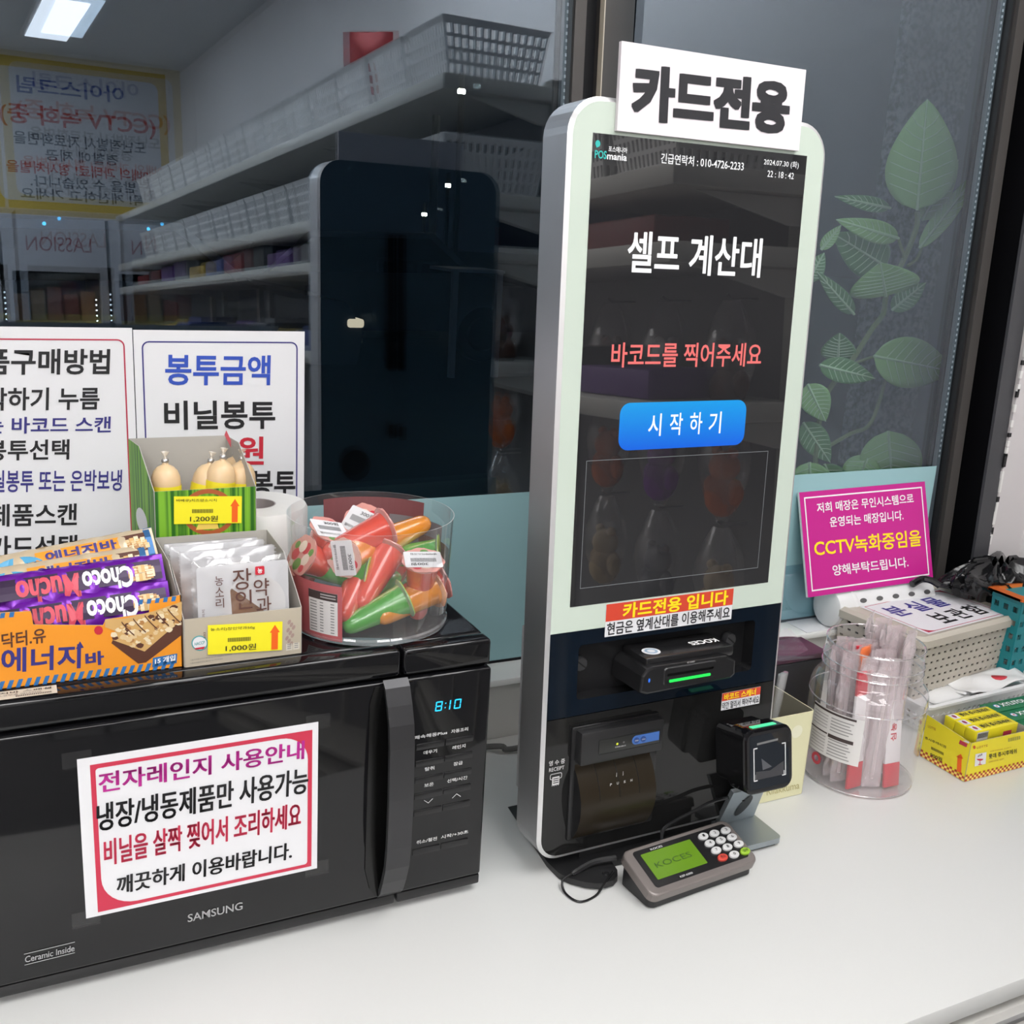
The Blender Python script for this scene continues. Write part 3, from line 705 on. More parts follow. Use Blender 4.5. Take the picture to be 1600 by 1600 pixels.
for i, ((px, py), y, lean_, ly, lab_) in enumerate(sdata):
    o = sroot if i == 0 else copy_tree(sroot)
    tip = at(px, py-5 if i else 717, 1, y); ax = Vector((sin(lean_), ly, cos(lean_))).normalized()
    base = tip-ax*.121
    if base.z < MTOP+.002: base.z = MTOP+.002
    place(o, frame_axes(base, Vector((1, 0, -ax.x)), ax)); o['label'] = lab_

# -- toilet roll behind
m = M(); cx, cy, cz = -.272, .218, MTOP
rollp = mat('tissue', (.72, .71, .69), .9, bump=.5, nscale=30)
m.lathe([(.022, .0005), (.054, .0005), (.056, .004), (.056, .096), (.054, .100), (.022, .100)], rollp, 0, 0, 40, Matrix.Translation((cx, cy, cz)))
tr = thing('toilet_roll', (cx, cy, cz), 'white toilet paper roll standing behind the clear bin', 'toilet roll')
m.build('tissue', tr)
m = M(); m.lathe([(.022, 0), (.022, .100), (.0205, .100), (.0205, 0)], mat('core_card', (.40, .36, .36), .7), cx, cy, 28, Matrix.Translation((0, 0, cz))); m.build('cardboard_core', tr)

# ================================================================ BIN OF JELLY CUPS
BX, BYc, BH = -.1797, .1009, .1157
R0, R1 = .0805, .0853
bn = thing('clear_bin', (BX, BYc, MTOP), 'round clear plastic bin full of jelly cups on the microwave', 'container')
m = M(); m.lathe([(R0, .002), (R1, BH)], clear_pl, BX, BYc, 64, Matrix.Translation((0, 0, MTOP)))
m.lathe([(R1, BH), (R1-.0006, BH)], mat('rim_edge', (.55, .56, .57), .3), BX, BYc, 64, Matrix.Translation((0, 0, MTOP))); m.build('wall', bn)
m = M(); m.lathe([(0, .001), (R0-.002, .001), (R0+.001, .002), (R0+.0015, .006), (R0, .008)], thin('thick_clear', .08, diff=.10, edge=.8, tcol=(.9, .88, .9)), BX, BYc, 64, Matrix.Translation((0, 0, MTOP))); m.build('base', bn)
# printed pink band: low label in front, taller print on the back
pinkp = mat('pink_print', (.46, .11, .12), .45); backp = mat('back_pink', (.20, .07, .075), .45)
def cyl(a, z, e=.0008):
    r = R0+(R1-R0)*z/BH+e; return (BX+r*cos(a), BYc+r*sin(a), MTOP+z)
def ang(px):      # front wall angle seen at a pixel column
    best = None
    for k in range(400):
        a = -pi+k*pi/400*1.0
        P = Vector(cyl(a, .04))-C; x = 800+F*P.dot(_r2)/P.dot(_fw)
        if best is None or abs(x-px) < best[0]: best = (abs(x-px), a)
    return best[1]
a0, a1 = ang(452), ang(535)
m = M()
def patch(u0, u1, z0, z1, mt, e=.0008, n=10):
    vs = [cyl(u0+(u1-u0)*i/n, z, e) for z in (z0, z1) for i in range(n+1)]
    m.add(vs, [(i, i+1, n+2+i, n+1+i) for i in range(n)], mt)
patch(a0-.5, a1, .004, .062, pinkp)
u0, u1 = ang(483), ang(528)
patch(u0, u1, .010, .054, mat('label_white', (.68, .66, .65), .5), .0012); patch(u0, u1, .0455, .054, mat('label_dark', (.05, .035, .035), .5), .0015)
for k in range(11):
    z = .012+k*.003
    for q in range(3): patch(u0+(u1-u0)*(.06+.36*q), u0+(u1-u0)*(.06+.36*q+(.25 if q == 0 else .12)), z, z+.0011, grey_ink, .0015, 2)
for k in range(2): patch(u0+(u1-u0)*.45, u0+(u1-u0)*.95, .048+k*.0028, .0493+k*.0028, mat('label_grey', (.4, .38, .38), .5), .0018, 2)
for k in range(5): patch(a0-.1+.02*k, a0+.1, .012+k*.007, .0135+k*.007, mat('pink_text', (.62, .22, .2), .5), .0011, 3)
m.build('pink_label', bn)
m = M()
patch(.5, 1.9, .078, .110, backp, -.0008, 16); patch(.1, 1.0, .060, .092, mat('back_grey', (.22, .21, .22), .5), -.0012, 12); patch(-.25, .55, .04, .075, mat('brown_band', (.20, .10, .07), .5), -.0016, 12)
m.build('back_print', bn)
COLS = {'r': (.72, .10, .07), 'o': (.80, .30, .03), 'g': (.10, .42, .07)}
def jelly_mat(k): return mat('jelly_'+{'r': 'red', 'o': 'orange', 'g': 'green'}[k], COLS[k], .18, sss=.35, trans=.25, coat=.4)
def lid_mat(k): return mat('lid_'+{'r': 'red', 'o': 'peach', 'g': 'green'}[k], {'r': (.66, .30, .26), 'o': (.70, .42, .36), 'g': (.45, .58, .06)}[k], .3)
LJ = .082
def jelly_proto(k, sticker):
    r_ = thing('jelly_cup', (0, 0, 0), 'x', 'jelly cup', 'jelly cups in the clear bin')
    m = M(); m.lathe([(0, LJ), (.006, LJ-.0012), (.0095, LJ-.005), (.0115, LJ-.011), (.0125, LJ-.02), (.0185, .008), (.0195, .004)], jelly_mat(k), n=28); m.build('cup', r_)
    m = M(); m.lathe([(.0195, .004), (.0205, .0035), (.024, .002), (.024, .001)], thin('cup_rim_'+k, .06, diff=.55, dcol=tuple(min(1, c*.7+.3) for c in COLS[k]), edge=.3), n=28)
    rr = random.Random(5)
    pts = [(.0238*(1+.035*sin(7*a+.4)+.02*sin(13*a))*cos(a), .0238*(1+.035*sin(7*a+.4)+.02*sin(13*a))*sin(a)) for a in [2*pi*i/36 for i in range(36)]]
    m.prism(pts, .0008, .0002, lid_mat(k), ax=2)
    if True:
        for q in range(9):
            a = q*.70; rad = .0165 if q % 2 else .0105; s = .0062-.0022*(q % 2)
            mt = [mat('print_berry', (.60, .04, .06), .35), mat('print_leaf', (.12, .28, .05), .35), mat('print_pale', (.80, .66, .55), .35)][q % 3] if k != 'g' else [mat('print_leaf', (.12, .28, .05), .35), mat('print_lime', (.55, .62, .05), .35), mat('print_lime2', (.32, .45, .04), .35)][q % 3]
            m.poly([(rad*cos(a)+s*cos(t)*1.2, rad*sin(a)-s*sin(t), .00005-q*3e-5) for t in [2*pi*i/12 for i in range(12)]], mt)
    m.build('foil_lid', r_)
    if sticker:
        m = M(); m.prism(rrect(-.021, .021, -.0150, .0150, .002, 3), -.0008, -.0004, paper, ax=2)
        def L(x, y): return (-x*1.2, y*1.2, -.0009)
        m.text('300원', ink_k, L(-.004, .006), L(.012, .006), L(-.004, .0105), .006)
        for q in range(22): m.poly([L(-.012+q*.0011, -.002), L(-.012+q*.0011, .004), L(-.0114+q*.0011, .004), L(-.0114+q*.0011, -.002)], ink_k)
        m.text('젤리아이스크림', ink_k, L(-.014, -.0095), L(.011, -.0095), L(-.014, -.0065), .006)
        m.build('price_sticker', r_)
    return r_
protos = {}
# (colour, lid px, tip px, lid distance, tip distance, sticker roll or None, label)
J = [('r', (604, 823), (545, 850), 1.085, 1.070, None, 'pink-red jelly cup on top of the heap, lid edge towards the right'),
     ('o', (537, 872), (592, 851), 1.048, 1.10, 1.35, 'orange jelly cup with a sticker on its lid, in the front middle of the bin'),
     ('o', (612, 850), (676, 821), 1.11, 1.13, None, 'orange jelly cup pointing to the upper right of the bin'),
     ('g', (697, 866), (618, 871), 1.11, 1.115, None, 'slim green jelly cup lying along the right wall of the bin'),
     ('r', (660, 903), (653, 968), 1.058, 1.09, .05+pi, 'red jelly cup with a white sticker, standing at the right of the bin'),
     ('g', (634, 934), (546, 977), 1.058, 1.048, None, 'large green jelly cup lying across the front of the bin'),
     ('g', (563, 919), (618, 905), 1.070, 1.115, 1.0+pi, 'green jelly cup with a sticker on its yellow-green lid'),
     ('r', (512, 827), (482, 884), 1.075, 1.10, .55, 'red jelly cup with a sticker at the upper left of the bin'),
     ('r', (468, 868), (508, 884), 1.06, 1.08, None, 'red jelly cup lying at the left wall of the bin'),
     ('g', (533, 902), (480, 893), 1.07, 1.075, None, 'green jelly cup half hidden behind the pink label'),
     ('r', (606, 945), (578, 1000), 1.105, 1.085, None, 'red jelly cup standing on its tip on the bin floor'),
     ('o', (676, 955), (606, 995), 1.090, 1.062, None, 'orange jelly cup lying at the bottom right of the bin'),
     ('r', (640, 892), (597, 862), 1.12, 1.12, None, 'red jelly cup in the middle of the heap, behind the stickers'),
     ('r', (561, 950), (545, 985), 1.09, 1.07, None, 'dark red jelly cup at the bottom behind the label'),
     ('r', (563, 815), (585, 838), 1.10, 1.13, .2, 'jelly cup at the back of the heap showing only its sticker'),
     ('r', (690, 905), (650, 925), 1.10, 1.09, None, 'red jelly cup against the right wall of the bin')]
for i, (k, lp, tp, dl, dt, st, lab_) in enumerate(J):
    key = (k, st is not None)
    if key not in protos: protos[key] = jelly_proto(*key); o = protos[key]
    else: o = copy_tree(protos[key])
    a, b = C+ray(*lp)*dl, C+ray(*tp)*dt
    z = (b-a).normalized(); L = (b-a).length
    x = Vector((1, 0, .2)); x = (x-z*x.dot(z)).normalized(); y = z.cross(x)
    if st is not None:
        v = -ray(*lp); up = Vector((0, 0, 1)); up = (up-z*up.dot(z)).normalized(); x = up.cross(z)
        q = Quaternion(z, st); x = q @ x; y = z.cross(x)
    s = min(1.05, max(.85, L/LJ)) if L > .06 else .9
    if L < LJ: b = a+z*LJ*s
    R = Matrix((x, y, z)).transposed().to_4x4()
    # keep the cup inside the bin
    mid = a+z*LJ*s*.5
    for it in range(40):
        for P_, rr_, zz in ((a, .0185*s, .020*s*math.sqrt(max(0, 1-z.z*z.z))), (a+z*LJ*s*.93, .009*s, .009*s), (a+z*LJ*s*.5, .010*s, .011*s)):
            d_ = Vector((P_.x-BX, P_.y-BYc, 0)); ex2 = d_.length-(R0-.003-rr_*(1 if P_ is not a else .15))
            if ex2 > 0: a = a-d_.normalized()*ex2
            dz_ = MTOP+.004+zz-P_.z
            if dz_ > 0: a = a+Vector((0, 0, dz_))
    place(o, Matrix.Translation(a) @ R @ Matrix.Scale(s, 4)); o['label'] = lab_

# ================================================================ POSTERS BEHIND THE MICROWAVE
PO = (Vector((0, GY-.004, 0)), Vector((0, -1, 0))); py_ = GY-.004
def poster(x0, x1, z0, z1, border, lines, label):
    m = M(); m.box(x0, x1, py_, py_+.0006, z0, z1, paper)
    for (a, b, c, d, w) in ((x0+.0085, x1-.0085, z0+.0085, z1-.0125, .0016),):
        A = rrect(a, b, c, d, .008, 5); B = rrect(a+w, b-w, c+w, d-w, .0065, 5)
        m.frame([(u, py_-.0003, v) for u, v in A], [(u, py_-.0003, v) for u, v in B], border)
    for t, c, bl, br, tl, bd in lines: m.tpx(t, c, bl, br, tl, PO, bd, .0006)
    return tag(m.build('paper_poster'), label, 'poster')
xs = at(206, 513, 1, py_).x; xe = at(476, 517, 1, py_).x
poster(xs+.0012, xe, .300, .5655, ink_n, [
    ('봉투금액', mat('poster_blue', (.03, .08, .46), .5), (258, 602), (422, 602), (258, 553), .022),
    ('비닐봉투', ink_k, (257, 672), (430, 670), (256, 626), .022),
    ('50원', ink_r, (318, 726), (412, 726), (318, 681), .022),
    ('은박보냉봉투', ink_k, (240, 780), (461, 777), (240, 735), .022),
    ('300원', ink_r, (310, 832), (404, 830), (310, 787), .022)],
    'white poster with blue border and blue heading about bag prices, right of two')
poster(xs-.205, xs+.0002, .300, .5675, crim, [
    ('상품구매방법', ink_k, (-68, 586), (171, 585), (-68, 544), .022),
    ('1. 시작하기 누름', ink_k, (-92, 643), (155, 640), (-92, 606), .02),
    ('2. 또는 바코드 스캔', ink_n, (-92, 679), (173, 676), (-92, 652), .018),
    ('3. 봉투선택', ink_k, (-60, 721), (108, 718), (-60, 688), .02),
    ('비닐봉투 또는 은박보냉', ink_n, (-34, 770), (190, 767), (-34, 735), .016),
    ('4. 제품스캔', ink_k, (-58, 824), (120, 821), (-58, 788), .02),
    ('5. 카드선택', ink_k, (-58, 876), (120, 872), (-58, 838), .02)],
    'white poster with red border on how to buy, cut off at the left')

# ================================================================ SELF-CHECKOUT KIOSK
ks_ = thing('self_checkout_kiosk', (.15, .10, 0), 'tall upright self-checkout touchscreen kiosk in a silver frame on the counter', 'kiosk')
ks_['label'] = 'tall self-checkout touchscreen kiosk in a silver frame standing on the counter'
U0, U1, V0, V1 = -.0130, .3095, .0215, .8270
rk = [.028, .028, .036, .036]
rim = mat('rim_silver', (.62, .62, .62), .3, .6)
m = M(XK); o_ = rrect(U0, U1, V0, V1, rk, 8); m.frame([(u, .002, w) for u, w in o_], [(u, .050, w) for u, w in o_], silver); m.poly([(u, .050, w) for u, w in o_][::-1], mat('kiosk_back', (.10, .17, .21), .35)); m.frame([(u, .003, w) for u, w in o_], [(u, .003, w) for u, w in rrect(U0+.03, U1-.03, V0+.05, V1-.05, rk, 8)], black_matte)
i_ = rrect(U0+.0045, U1-.0045, V0+.0045, V1-.0045, [r-.0045 for r in rk], 8)
m.frame([(u, .002, w) for u, w in o_], [(u, -.0008, w) for u, w in i_], rim)
m.build('housing', ks_)
SPL = .2893
mint = mat('mint_glass', (.56, .64, .56), .08)
m = M(XK); g_ = rrect(U0+.0045, U1-.0045, SPL, V1-.0045, [0, 0, rk[2]-.0045, rk[3]-.0045], 8); m.prism(g_, -.0010, .0015, mint)
m.build('bezel', ks_)
SX0, SX1, SZ0, SZ1 = .0135, .2812, .3170, .7931
scr = mat('screen_glass', (.012, .012, .013), .015, emit=(.010, .010, .011), es=1.0, spec=1.0, coat=1.0)
m = M(XK); m.box(SX0, SX1, -.0014, -.0005, SZ0, SZ1, scr); so = m.build('screen', ks_)
lw_ = mat('screen_white', (0, 0, 0), .3, emit=(1, 1, 1), es=1.05); lr_ = mat('screen_coral', (0, 0, 0), .3, emit=(.95, .20, .19), es=1.0)
lt_ = mat('screen_teal', (0, 0, 0), .3, emit=(.06, .62, .56), es=1.0); lg_ = mat('screen_line', (0, 0, 0), .3, emit=(.22, .23, .24), es=1.0)
def st(*rows):
    m = M(XK)
    for t, mt, u0, u1, w0, w1, bold in rows: m.tuv(t, mt, u0, u1, w0, w1, -.0017, bold)
    m.build('screen_lettering', so)
st(('셀프 계산대', lw_, .0600, .2300, .6640, .7045, .012), ('셀프 계산대', lw_, .0606, .2306, .6640, .7045, .010), ('셀프 계산대', lw_, .0603, .2303, .6645, .7050, .010))
st(('바코드를 찍어주세요', lr_, .0477, .2421, .5690, .5945, .014))
st(('POS', lt_, .0164, .0297, .7700, .7775, .02), ('mania', lw_, .0303, .0530, .7700, .7762, .02), ('포스매니아', lw_, .0315, .0530, .7772, .7825, .012))
m = M(XK)
m.poly([(.0192+.0028*cos(a), -.0017, .7835+.0032*sin(a)) for a in [2*pi*i/18 for i in range(18)]], lt_)
m.poly([(.0172, -.0017, .7815), (.0180, -.0017, .7795), (.0198, -.0017, .7808)], lt_)
m.build('screen_logo', so)
st(('긴급연락처 : 010-4726-2233', lw_, .0930, .1970, .7712, .7810, .010))
st(('2024.07.30 (화)', lw_, .2230, .2705, .7785, .7862, .003), ('22 : 18 : 42', lw_, .2290, .2650, .7680, .7745, .003))
m = M(XK)
def ln(u0, u1, w0, w1): m.poly([(u0, -.0016, w0), (u1, -.0016, w0), (u1, -.0016, w1), (u0, -.0016, w1)], lg_)
a, b, c, d, t = .0245, .2638, .3364, .4738, .0006
ln(a, b, c, c+t); ln(a, b, d-t, d); ln(a, a+t, c, d); ln(b-t, b, c, d)
m.build('screen_frame_line', so)
bm_ = bpy.data.materials.new('screen_blue_button'); bm_.use_nodes = True; nt = bm_.node_tree; bb = nt.nodes['Principled BSDF']; bb.inputs['Base Color'].default_value = (0, 0, 0, 1); bb.inputs['Roughness'].default_value = .2
tc = nt.nodes.new('ShaderNodeTexCoord'); sx = nt.nodes.new('ShaderNodeSeparateXYZ'); cr = nt.nodes.new('ShaderNodeValToRGB')
cr.color_ramp.elements[0].color = (.012, .14, .80, 1); cr.color_ramp.elements[1].color = (.015, .36, .86, 1)
nt.links.new(tc.outputs['Generated'], sx.inputs[0]); nt.links.new(sx.outputs['Z'], cr.inputs[0]); nt.links.new(cr.outputs[0], bb.inputs['Emission Color']); bb.inputs['Emission Strength'].default_value = 1.0
m = M(XK); m.prism(rrect(.0622, .2272, .4825, .5325, .012, 6), -.0018, -.0014, bm_)
for k, (t, u) in enumerate(zip('시작하기', (.0980, .1255, .1515, .1770))): m.tuv(t, lw_, u, u+.0165, .4965, .5205, -.0021, .010)
m.build('start_button', so)
# lower panels
navy = mat('navy_gloss', (.003, .007, .014), .06, spec=.3); panel = mat('panel_gloss', (.010, .010, .010), .05, spec=.45)
m = M(XK); hole = rrect(.0275, .2682, .2095, .2722, .005, 4)
g0 = [(u, w) for u, w in rrect(U0+.0045, U1-.0045, .1915, SPL-.0006, 1e-5, 4)]
m.frame([(u, -.0006, w) for u, w in g0], [(u, -.0006, w) for u, w in hole], navy)
m.frame([(u, -.0006, w) for u, w in hole], [(u, .018, w) for u, w in hole], black_soft)
m.poly([(u, .018, w) for u, w in hole], mat('recess_black2', (.010, .010, .011), .35, spec=.25)); m.build('card_reader_panel', ks_)
for u, w in ((.0372, .2462), (.2415, .2476)):
    m = M(XK); Y2 = Matrix.Rotation(radians(90), 4, 'X')
    m.lathe([(0, .008), (.0072, .008), (.0082, .006), (.0082, 0)], mat('knob_black', (.030, .030, .032), .3), n=20, xf=Matrix.Translation((u, .016, w)) @ Y2)
    m.box(u-.0065, u+.0065, .0075, .0082, w-.0006, w+.0006, mat('slot_black', (.002, .002, .002), .4), xf=Matrix.Translation((u, 0, w)) @ Matrix.Rotation(.7, 4, 'Y') @ Matrix.Translation((-u, 0, -w))); m.build('thumbscrew', ks_)
m = M(XK); g1 = rrect(U0+.0045, U1-.0045, V0+.0045, .1905, [rk[0]-.0045, rk[1]-.0045, 0, 0], 8); m.prism(g1, -.0006, .001, panel)
wp = mat('panel_print', (.55, .55, .55), .5)
m.tuv('영 수 증', wp, -.0030, .0170, .1375, .1435, -.0008, .012); m.tuv('RECEIPT', wp, -.0025, .0165, .1305, .1350, -.0008, .008)
m.frame([(u, -.0008, w) for u, w in rrect(-.0010, .0140, .1205, .1275, .002, 3)], [(u, -.0008, w) for u, w in rrect(-.0003, .0133, .1212, .1268, .0015, 3)], wp)
z_ = [(.0018+.0013*i, .1125+(.0016 if i % 2 else 0)) for i in range(8)]
m.poly([(.0018, -.0009, .1235)]+[(u, -.0009, w) for u, w in z_]+[(.0109, -.0009, .1235)], wp)
for k in range(3): m.poly([(.0030, -.0011, .1160+k*.0024), (.0100, -.0011, .1160+k*.0024), (.0100, -.0011, .1170+k*.0024), (.0030, -.0011, .1170+k*.0024)], panel)
m.build('lower_panel', ks_)
# receipt printer: bezel, curved smoky door with the paper roll behind it
m = M(XK); P0, P1 = .0268, .1368
smoke = mat('smoke_door', (.020, .015, .009), .30, spec=.3)
m.box(P0-.004, P1+.001, -.004, .001, .042, .1790, black_soft, .003)
m.box(P0+.001, P1-.0005, -.016, .001, .1370, .1765, black_matte, .003)
m.build('receipt_printer', ks_); rpr = COL.objects['receipt_printer']
m = M(XK)
def dcurve(v): return -.004-.018*sin(pi*min(1, v*1.05))**.8
vs = []; n = 18
for i in range(n+1):
    v = i/n; w = .0445+(.1345-.0445)*v
    vs += [(P0+.001, dcurve(v), w), (P1-.010, dcurve(v), w)]
m.add(vs, [(2*i, 2*i+1, 2*i+3, 2*i+2) for i in range(n)], smoke, True)
for u in (P0+.001, P1-.010): m.poly([(u, 0, .0445)]+[(u, dcurve(i/n), .0445+.09*i/n) for i in range(n+1)]+[(u, 0, .1345)], black_soft)
for u in (.052, .078, .104):
    vs = [];
    for i in range(10, n+1): v = i/n; vs += [(u, dcurve(v)-.0002, .0445+.09*v), (u+.0008, dcurve(v)-.0002, .0445+.09*v)]
    m.add(vs, [(2*i, 2*i+1, 2*i+3, 2*i+2) for i in range(n-10)], black_soft)
for k, t in enumerate('PUSH'): m.tuv(t, wp, .066+k*.009, .0685+k*.009, .1085, .1115, dcurve(.72)-.001, .01)
for s in (-1, 1): m.poly([(.0805+s*.004, dcurve(.8)-.001, .121), (.0805+s*.0045, dcurve(.8)-.001, .121), (.0805+s*.0045, dcurve(.8)-.001, .116), (.0805+s*.004, dcurve(.8)-.001, .116)], wp); m.poly([(.0805+s*.004, dcurve(.8)-.001, .116), (.0805+s*.006, dcurve(.8)-.001, .1185), (.0805+s*.0042, dcurve(.8)-.001, .1165)], wp)
m.build('paper_door', rpr)
m = M(XK); m.box(.0500, P1-.006, -.0165, -.0155, .1480, .1650, mat('strip_dark', (.02, .021, .02), .3), .001)
m.prism(rrect(.0930, .1290, .1520, .1625, [.005, 0, 0, .005], 5), -.0172, -.0160, mat('strip_blue', (.05, .14, .42), .4))
for k in range(2): m.prism([(.0985+.009*k+.0035*cos(a), .1570+.0035*sin(a)) for a in [2*pi*i/16 for i in range(16)]], -.0178, -.0172, mat('key_blue', (.02, .06, .22), .4)); m.tuv('FEED' if not k else 'OPEN', wp, .0962+.009*k, .1008+.009*k, .1563, .1577, -.0180, .01)
m.poly([(.0735+.0014*cos(a), -.0168, .1570+.0014*sin(a)) for a in [2*pi*i/12 for i in range(12)]], mat('led_amber', (0, 0, 0), .3, emit=(.7, .75, .05), es=1.2))
m.poly([(.0820+.0012*cos(a), -.0168, .1575+.0012*sin(a)) for a in [2*pi*i/12 for i in range(12)]], mat('led_off', (.12, .12, .12), .3))
m.tuv('POWER ERROR', wp, .0710, .0850, .1525, .1540, -.0168, .008); m.build('control_strip', rpr)
# card reader with chip slot
cr_ = M(XK); pts = [(.0925, .2245), (.0925, .2440), (.1000, .2505), (.2130, .2530), (.2200, .2470), (.2200, .2265), (.2160, .2225), (.0960, .2200)]
def shear(pts): return pts
D = -.042
F0 = [kuv(*q, .042) for q in ((1000, 1083), (1004, 1058), (1012, 1047), (1021, 1042), (1136, 1025), (1150, 1032), (1149, 1054), (1143, 1060), (1010, 1086))]
# recompute in the kiosk frame so that the face stands 42 mm proud
F0 = [(u, w) for u, w in F0]
cr_.prism(F0, D, .016, black_soft, bev=.0025); 
cr_.build('card_reader', ks_); crd = COL.objects['card_reader']
m = M(XK); uc0, uc1 = F0[2][0], F0[4][0]; wt = F0[4][1]
T0 = kuv(1012, 1041, .034); T1 = kuv(1146, 1016, .034)
m.box(T0[0]-.002, T1[0]+.001, -.034, .016, T0[1]-.004, T0[1]+.0085, black_soft, .003)
zt = T0[1]+.0088
m.poly([(T0[0]+.016+.0105*cos(a), -.016+.0105*sin(a), zt) for a in [2*pi*i/24 for i in range(24)]], paper)
m.frame([(T0[0]+.016+.0075*cos(a), -.016+.0075*sin(a), zt+.0003) for a in [2*pi*i/24 for i in range(24)]], [(T0[0]+.016+.0045*cos(a), -.016+.0045*sin(a), zt+.0003) for a in [2*pi*i/24 for i in range(24)]], mat('seal_print', (.30, .42, .55), .5))
m.text('KOCES', ink_w, (T1[0]-.008, -.008, zt+.0008), (T1[0]-.046, -.008, zt+.0008), (T1[0]-.008, -.019, zt+.0008), .03, -.0002)
m.build('top_cover', crd)
m = M(XK); s0, s1 = kuv(1042, 1056, .0425), kuv(1112, 1045, .0425); wm = (s0[1]+s1[1])/2
fr_ = rrect(s0[0]-.003, s1[0]+.005, wm-.0095, wm+.0085, .003, 4); fi = rrect(s0[0], s1[0]+.002, wm-.0005, wm+.0025, .001, 4)
m.frame([(u, D-.0012, w) for u, w in fr_], [(u, D-.0012, w) for u, w in fi], black_soft); m.frame([(u, D, w) for u, w in rrect(s0[0]-.004, s1[0]+.006, wm-.0105, wm+.0095, .003, 4)], [(u, D-.0012, w) for u, w in fr_], black_soft)
m.poly([(u, D+.0, w) for u, w in fi], mat('slot_black', (.002, .002, .002), .4))
m.prism(rrect(s0[0]+.003, s1[0]-.002, wm-.0075, wm-.0045, .0008, 3), D-.0020, D-.0012, mat('green_led', (0, 0, 0), .3, emit=(.02, .85, .10), es=1.3))
m.poly([(F0[0][0]+.0105+.0012*cos(a), D-.0006, (F0[0][1]+F0[1][1])/2+.004+.0024*sin(a)) for a in [2*pi*i/12 for i in range(12)]], mat('blue_led', (0, 0, 0), .3, emit=(.03, .18, .9), es=1.2))
m.tuv('IC CARD', wp, (s0[0]+s1[0])/2-.004, (s0[0]+s1[0])/2+.006, wm+.0108, wm+.0125, D-.0006, .01)
m.build('chip_slot', crd)
# stickers on the kiosk
def sticker(u0, u1, w0, w1, split, top, bot, name, d=-.0016):
    m = M(XK); m.box(u0, u1, d, d+.0004, w0, w1, paper)
    m.poly([(u0, d-.0002, split), (u1, d-.0002, split), (u1, d-.0002, w1), (u0, d-.0002, w1)], mat('sticker_red', (.62, .06, .03), .45))
    t, a, b, c, e = top; m.tuv(t, ink_y, a, b, c, e, d-.0004, .03)
    t, a, b, c, e = bot; m.tuv(t, ink_k, a, b, c, e, d-.0003, .018)
    return m.build(name, ks_)
sticker(.0588, .2308, .2780, .3152, .2955, ('카드전용 입니다', .0800, .2235, .2965, .3140), ('현금은 옆계산대를 이용해주세요', .0610, .2280, .2795, .2940), 'sticker')
sticker(.2272, .2846, .1648, .1864, .1765, ('바코드 스캐너', .2300, .2775, .1770, .1855), ('약간 멀리서 찍어주세요', .2280, .2835, .1658, .1750), 'sticker')
# rear housing, back details that show in the window
m = M(XK); m.box(U0+.004, U1-.004, .050, .0635, .085, .280, mat('grey_cover', (.40, .40, .41), .4), .002); m.build('rear_cover', ks_)
m = M()
def bk(px, py): q = mir(px, py, 1, .0); P = mir(px, py, 1, .058+.05*q.z*1.0); return P
vent = mat('vent_black', (.004, .005, .006), .4)
for x0, x1, y0, y1 in ((606, 619, 367, 580), (622, 635, 367, 580), (607, 619, 664, 685), (623, 635, 667, 688)):
    m = M(); q = [bk(*p) for p in ((x0, y0), (x1, y0), (x1, y1), (x0, y1))]; m.poly([v+Vector((0, .001, 0)) for v in q], vent); m.build('vent', ks_)
q = bk(557, 727); m = M(); m.lathe([(0, .006), (.019, .006), (.026, 0)], vent, n=24, xf=Matrix.Translation(q) @ Matrix.Rotation(radians(-90), 4, 'X'))
m.build('rear_speaker', ks_)
m = M(XK); m.prism([(.013, -.006), (.019, -.020), (.031, -.034), (.041, -.0405), (.052, -.0435), (.062, -.0430), (.071, -.037), (.077, -.027), (.080, -.010), (.27, -.010), (.27, .19), (.26, .21), (.045, .222), (.034, .212), (.012, .02)], .0005, .0075, black_matte, ax=2)
m.lathe([(0, .0082), (.004, .0082), (.0045, .0070)], black_soft, .061, -.028, 14); m.lathe([(0, .0082), (.005, .0082), (.0055, .0070)], mat('slot_black', (.002, .002, .002), .4), .052, .185, 14)
m.build('base_plate', ks_)
m = M(XK); m.box(.05, .25, .012, .045, .007, .026, black_matte); m.build('neck', ks_)

# foam card sign fixed to the kiosk top
m = M(XK); a, b, c, d = .0372, .2650, .7966, .8770
m.box(a, b, -.0062, -.0016, c, d, mat('foam_pink_white', (.78, .73, .76), .55)); K2 = (EN*.0064, EN)
for k in range(9):
    dx, dy = (k % 3-1)*2.2, (k//3-1)*1.9
    m.tpx('카드전용', mat('sign_charcoal', (.02, .02, .024), .5), (988+dx, 185.5+dy), (1229+dx, 209+dy), (991.5+dx, 100+dy), (EN*.0062, EN), .024, .0004+k*.00001)
tag(m.build('card_sign'), 'white foam sign with huge black letters on top of the kiosk', 'sign')

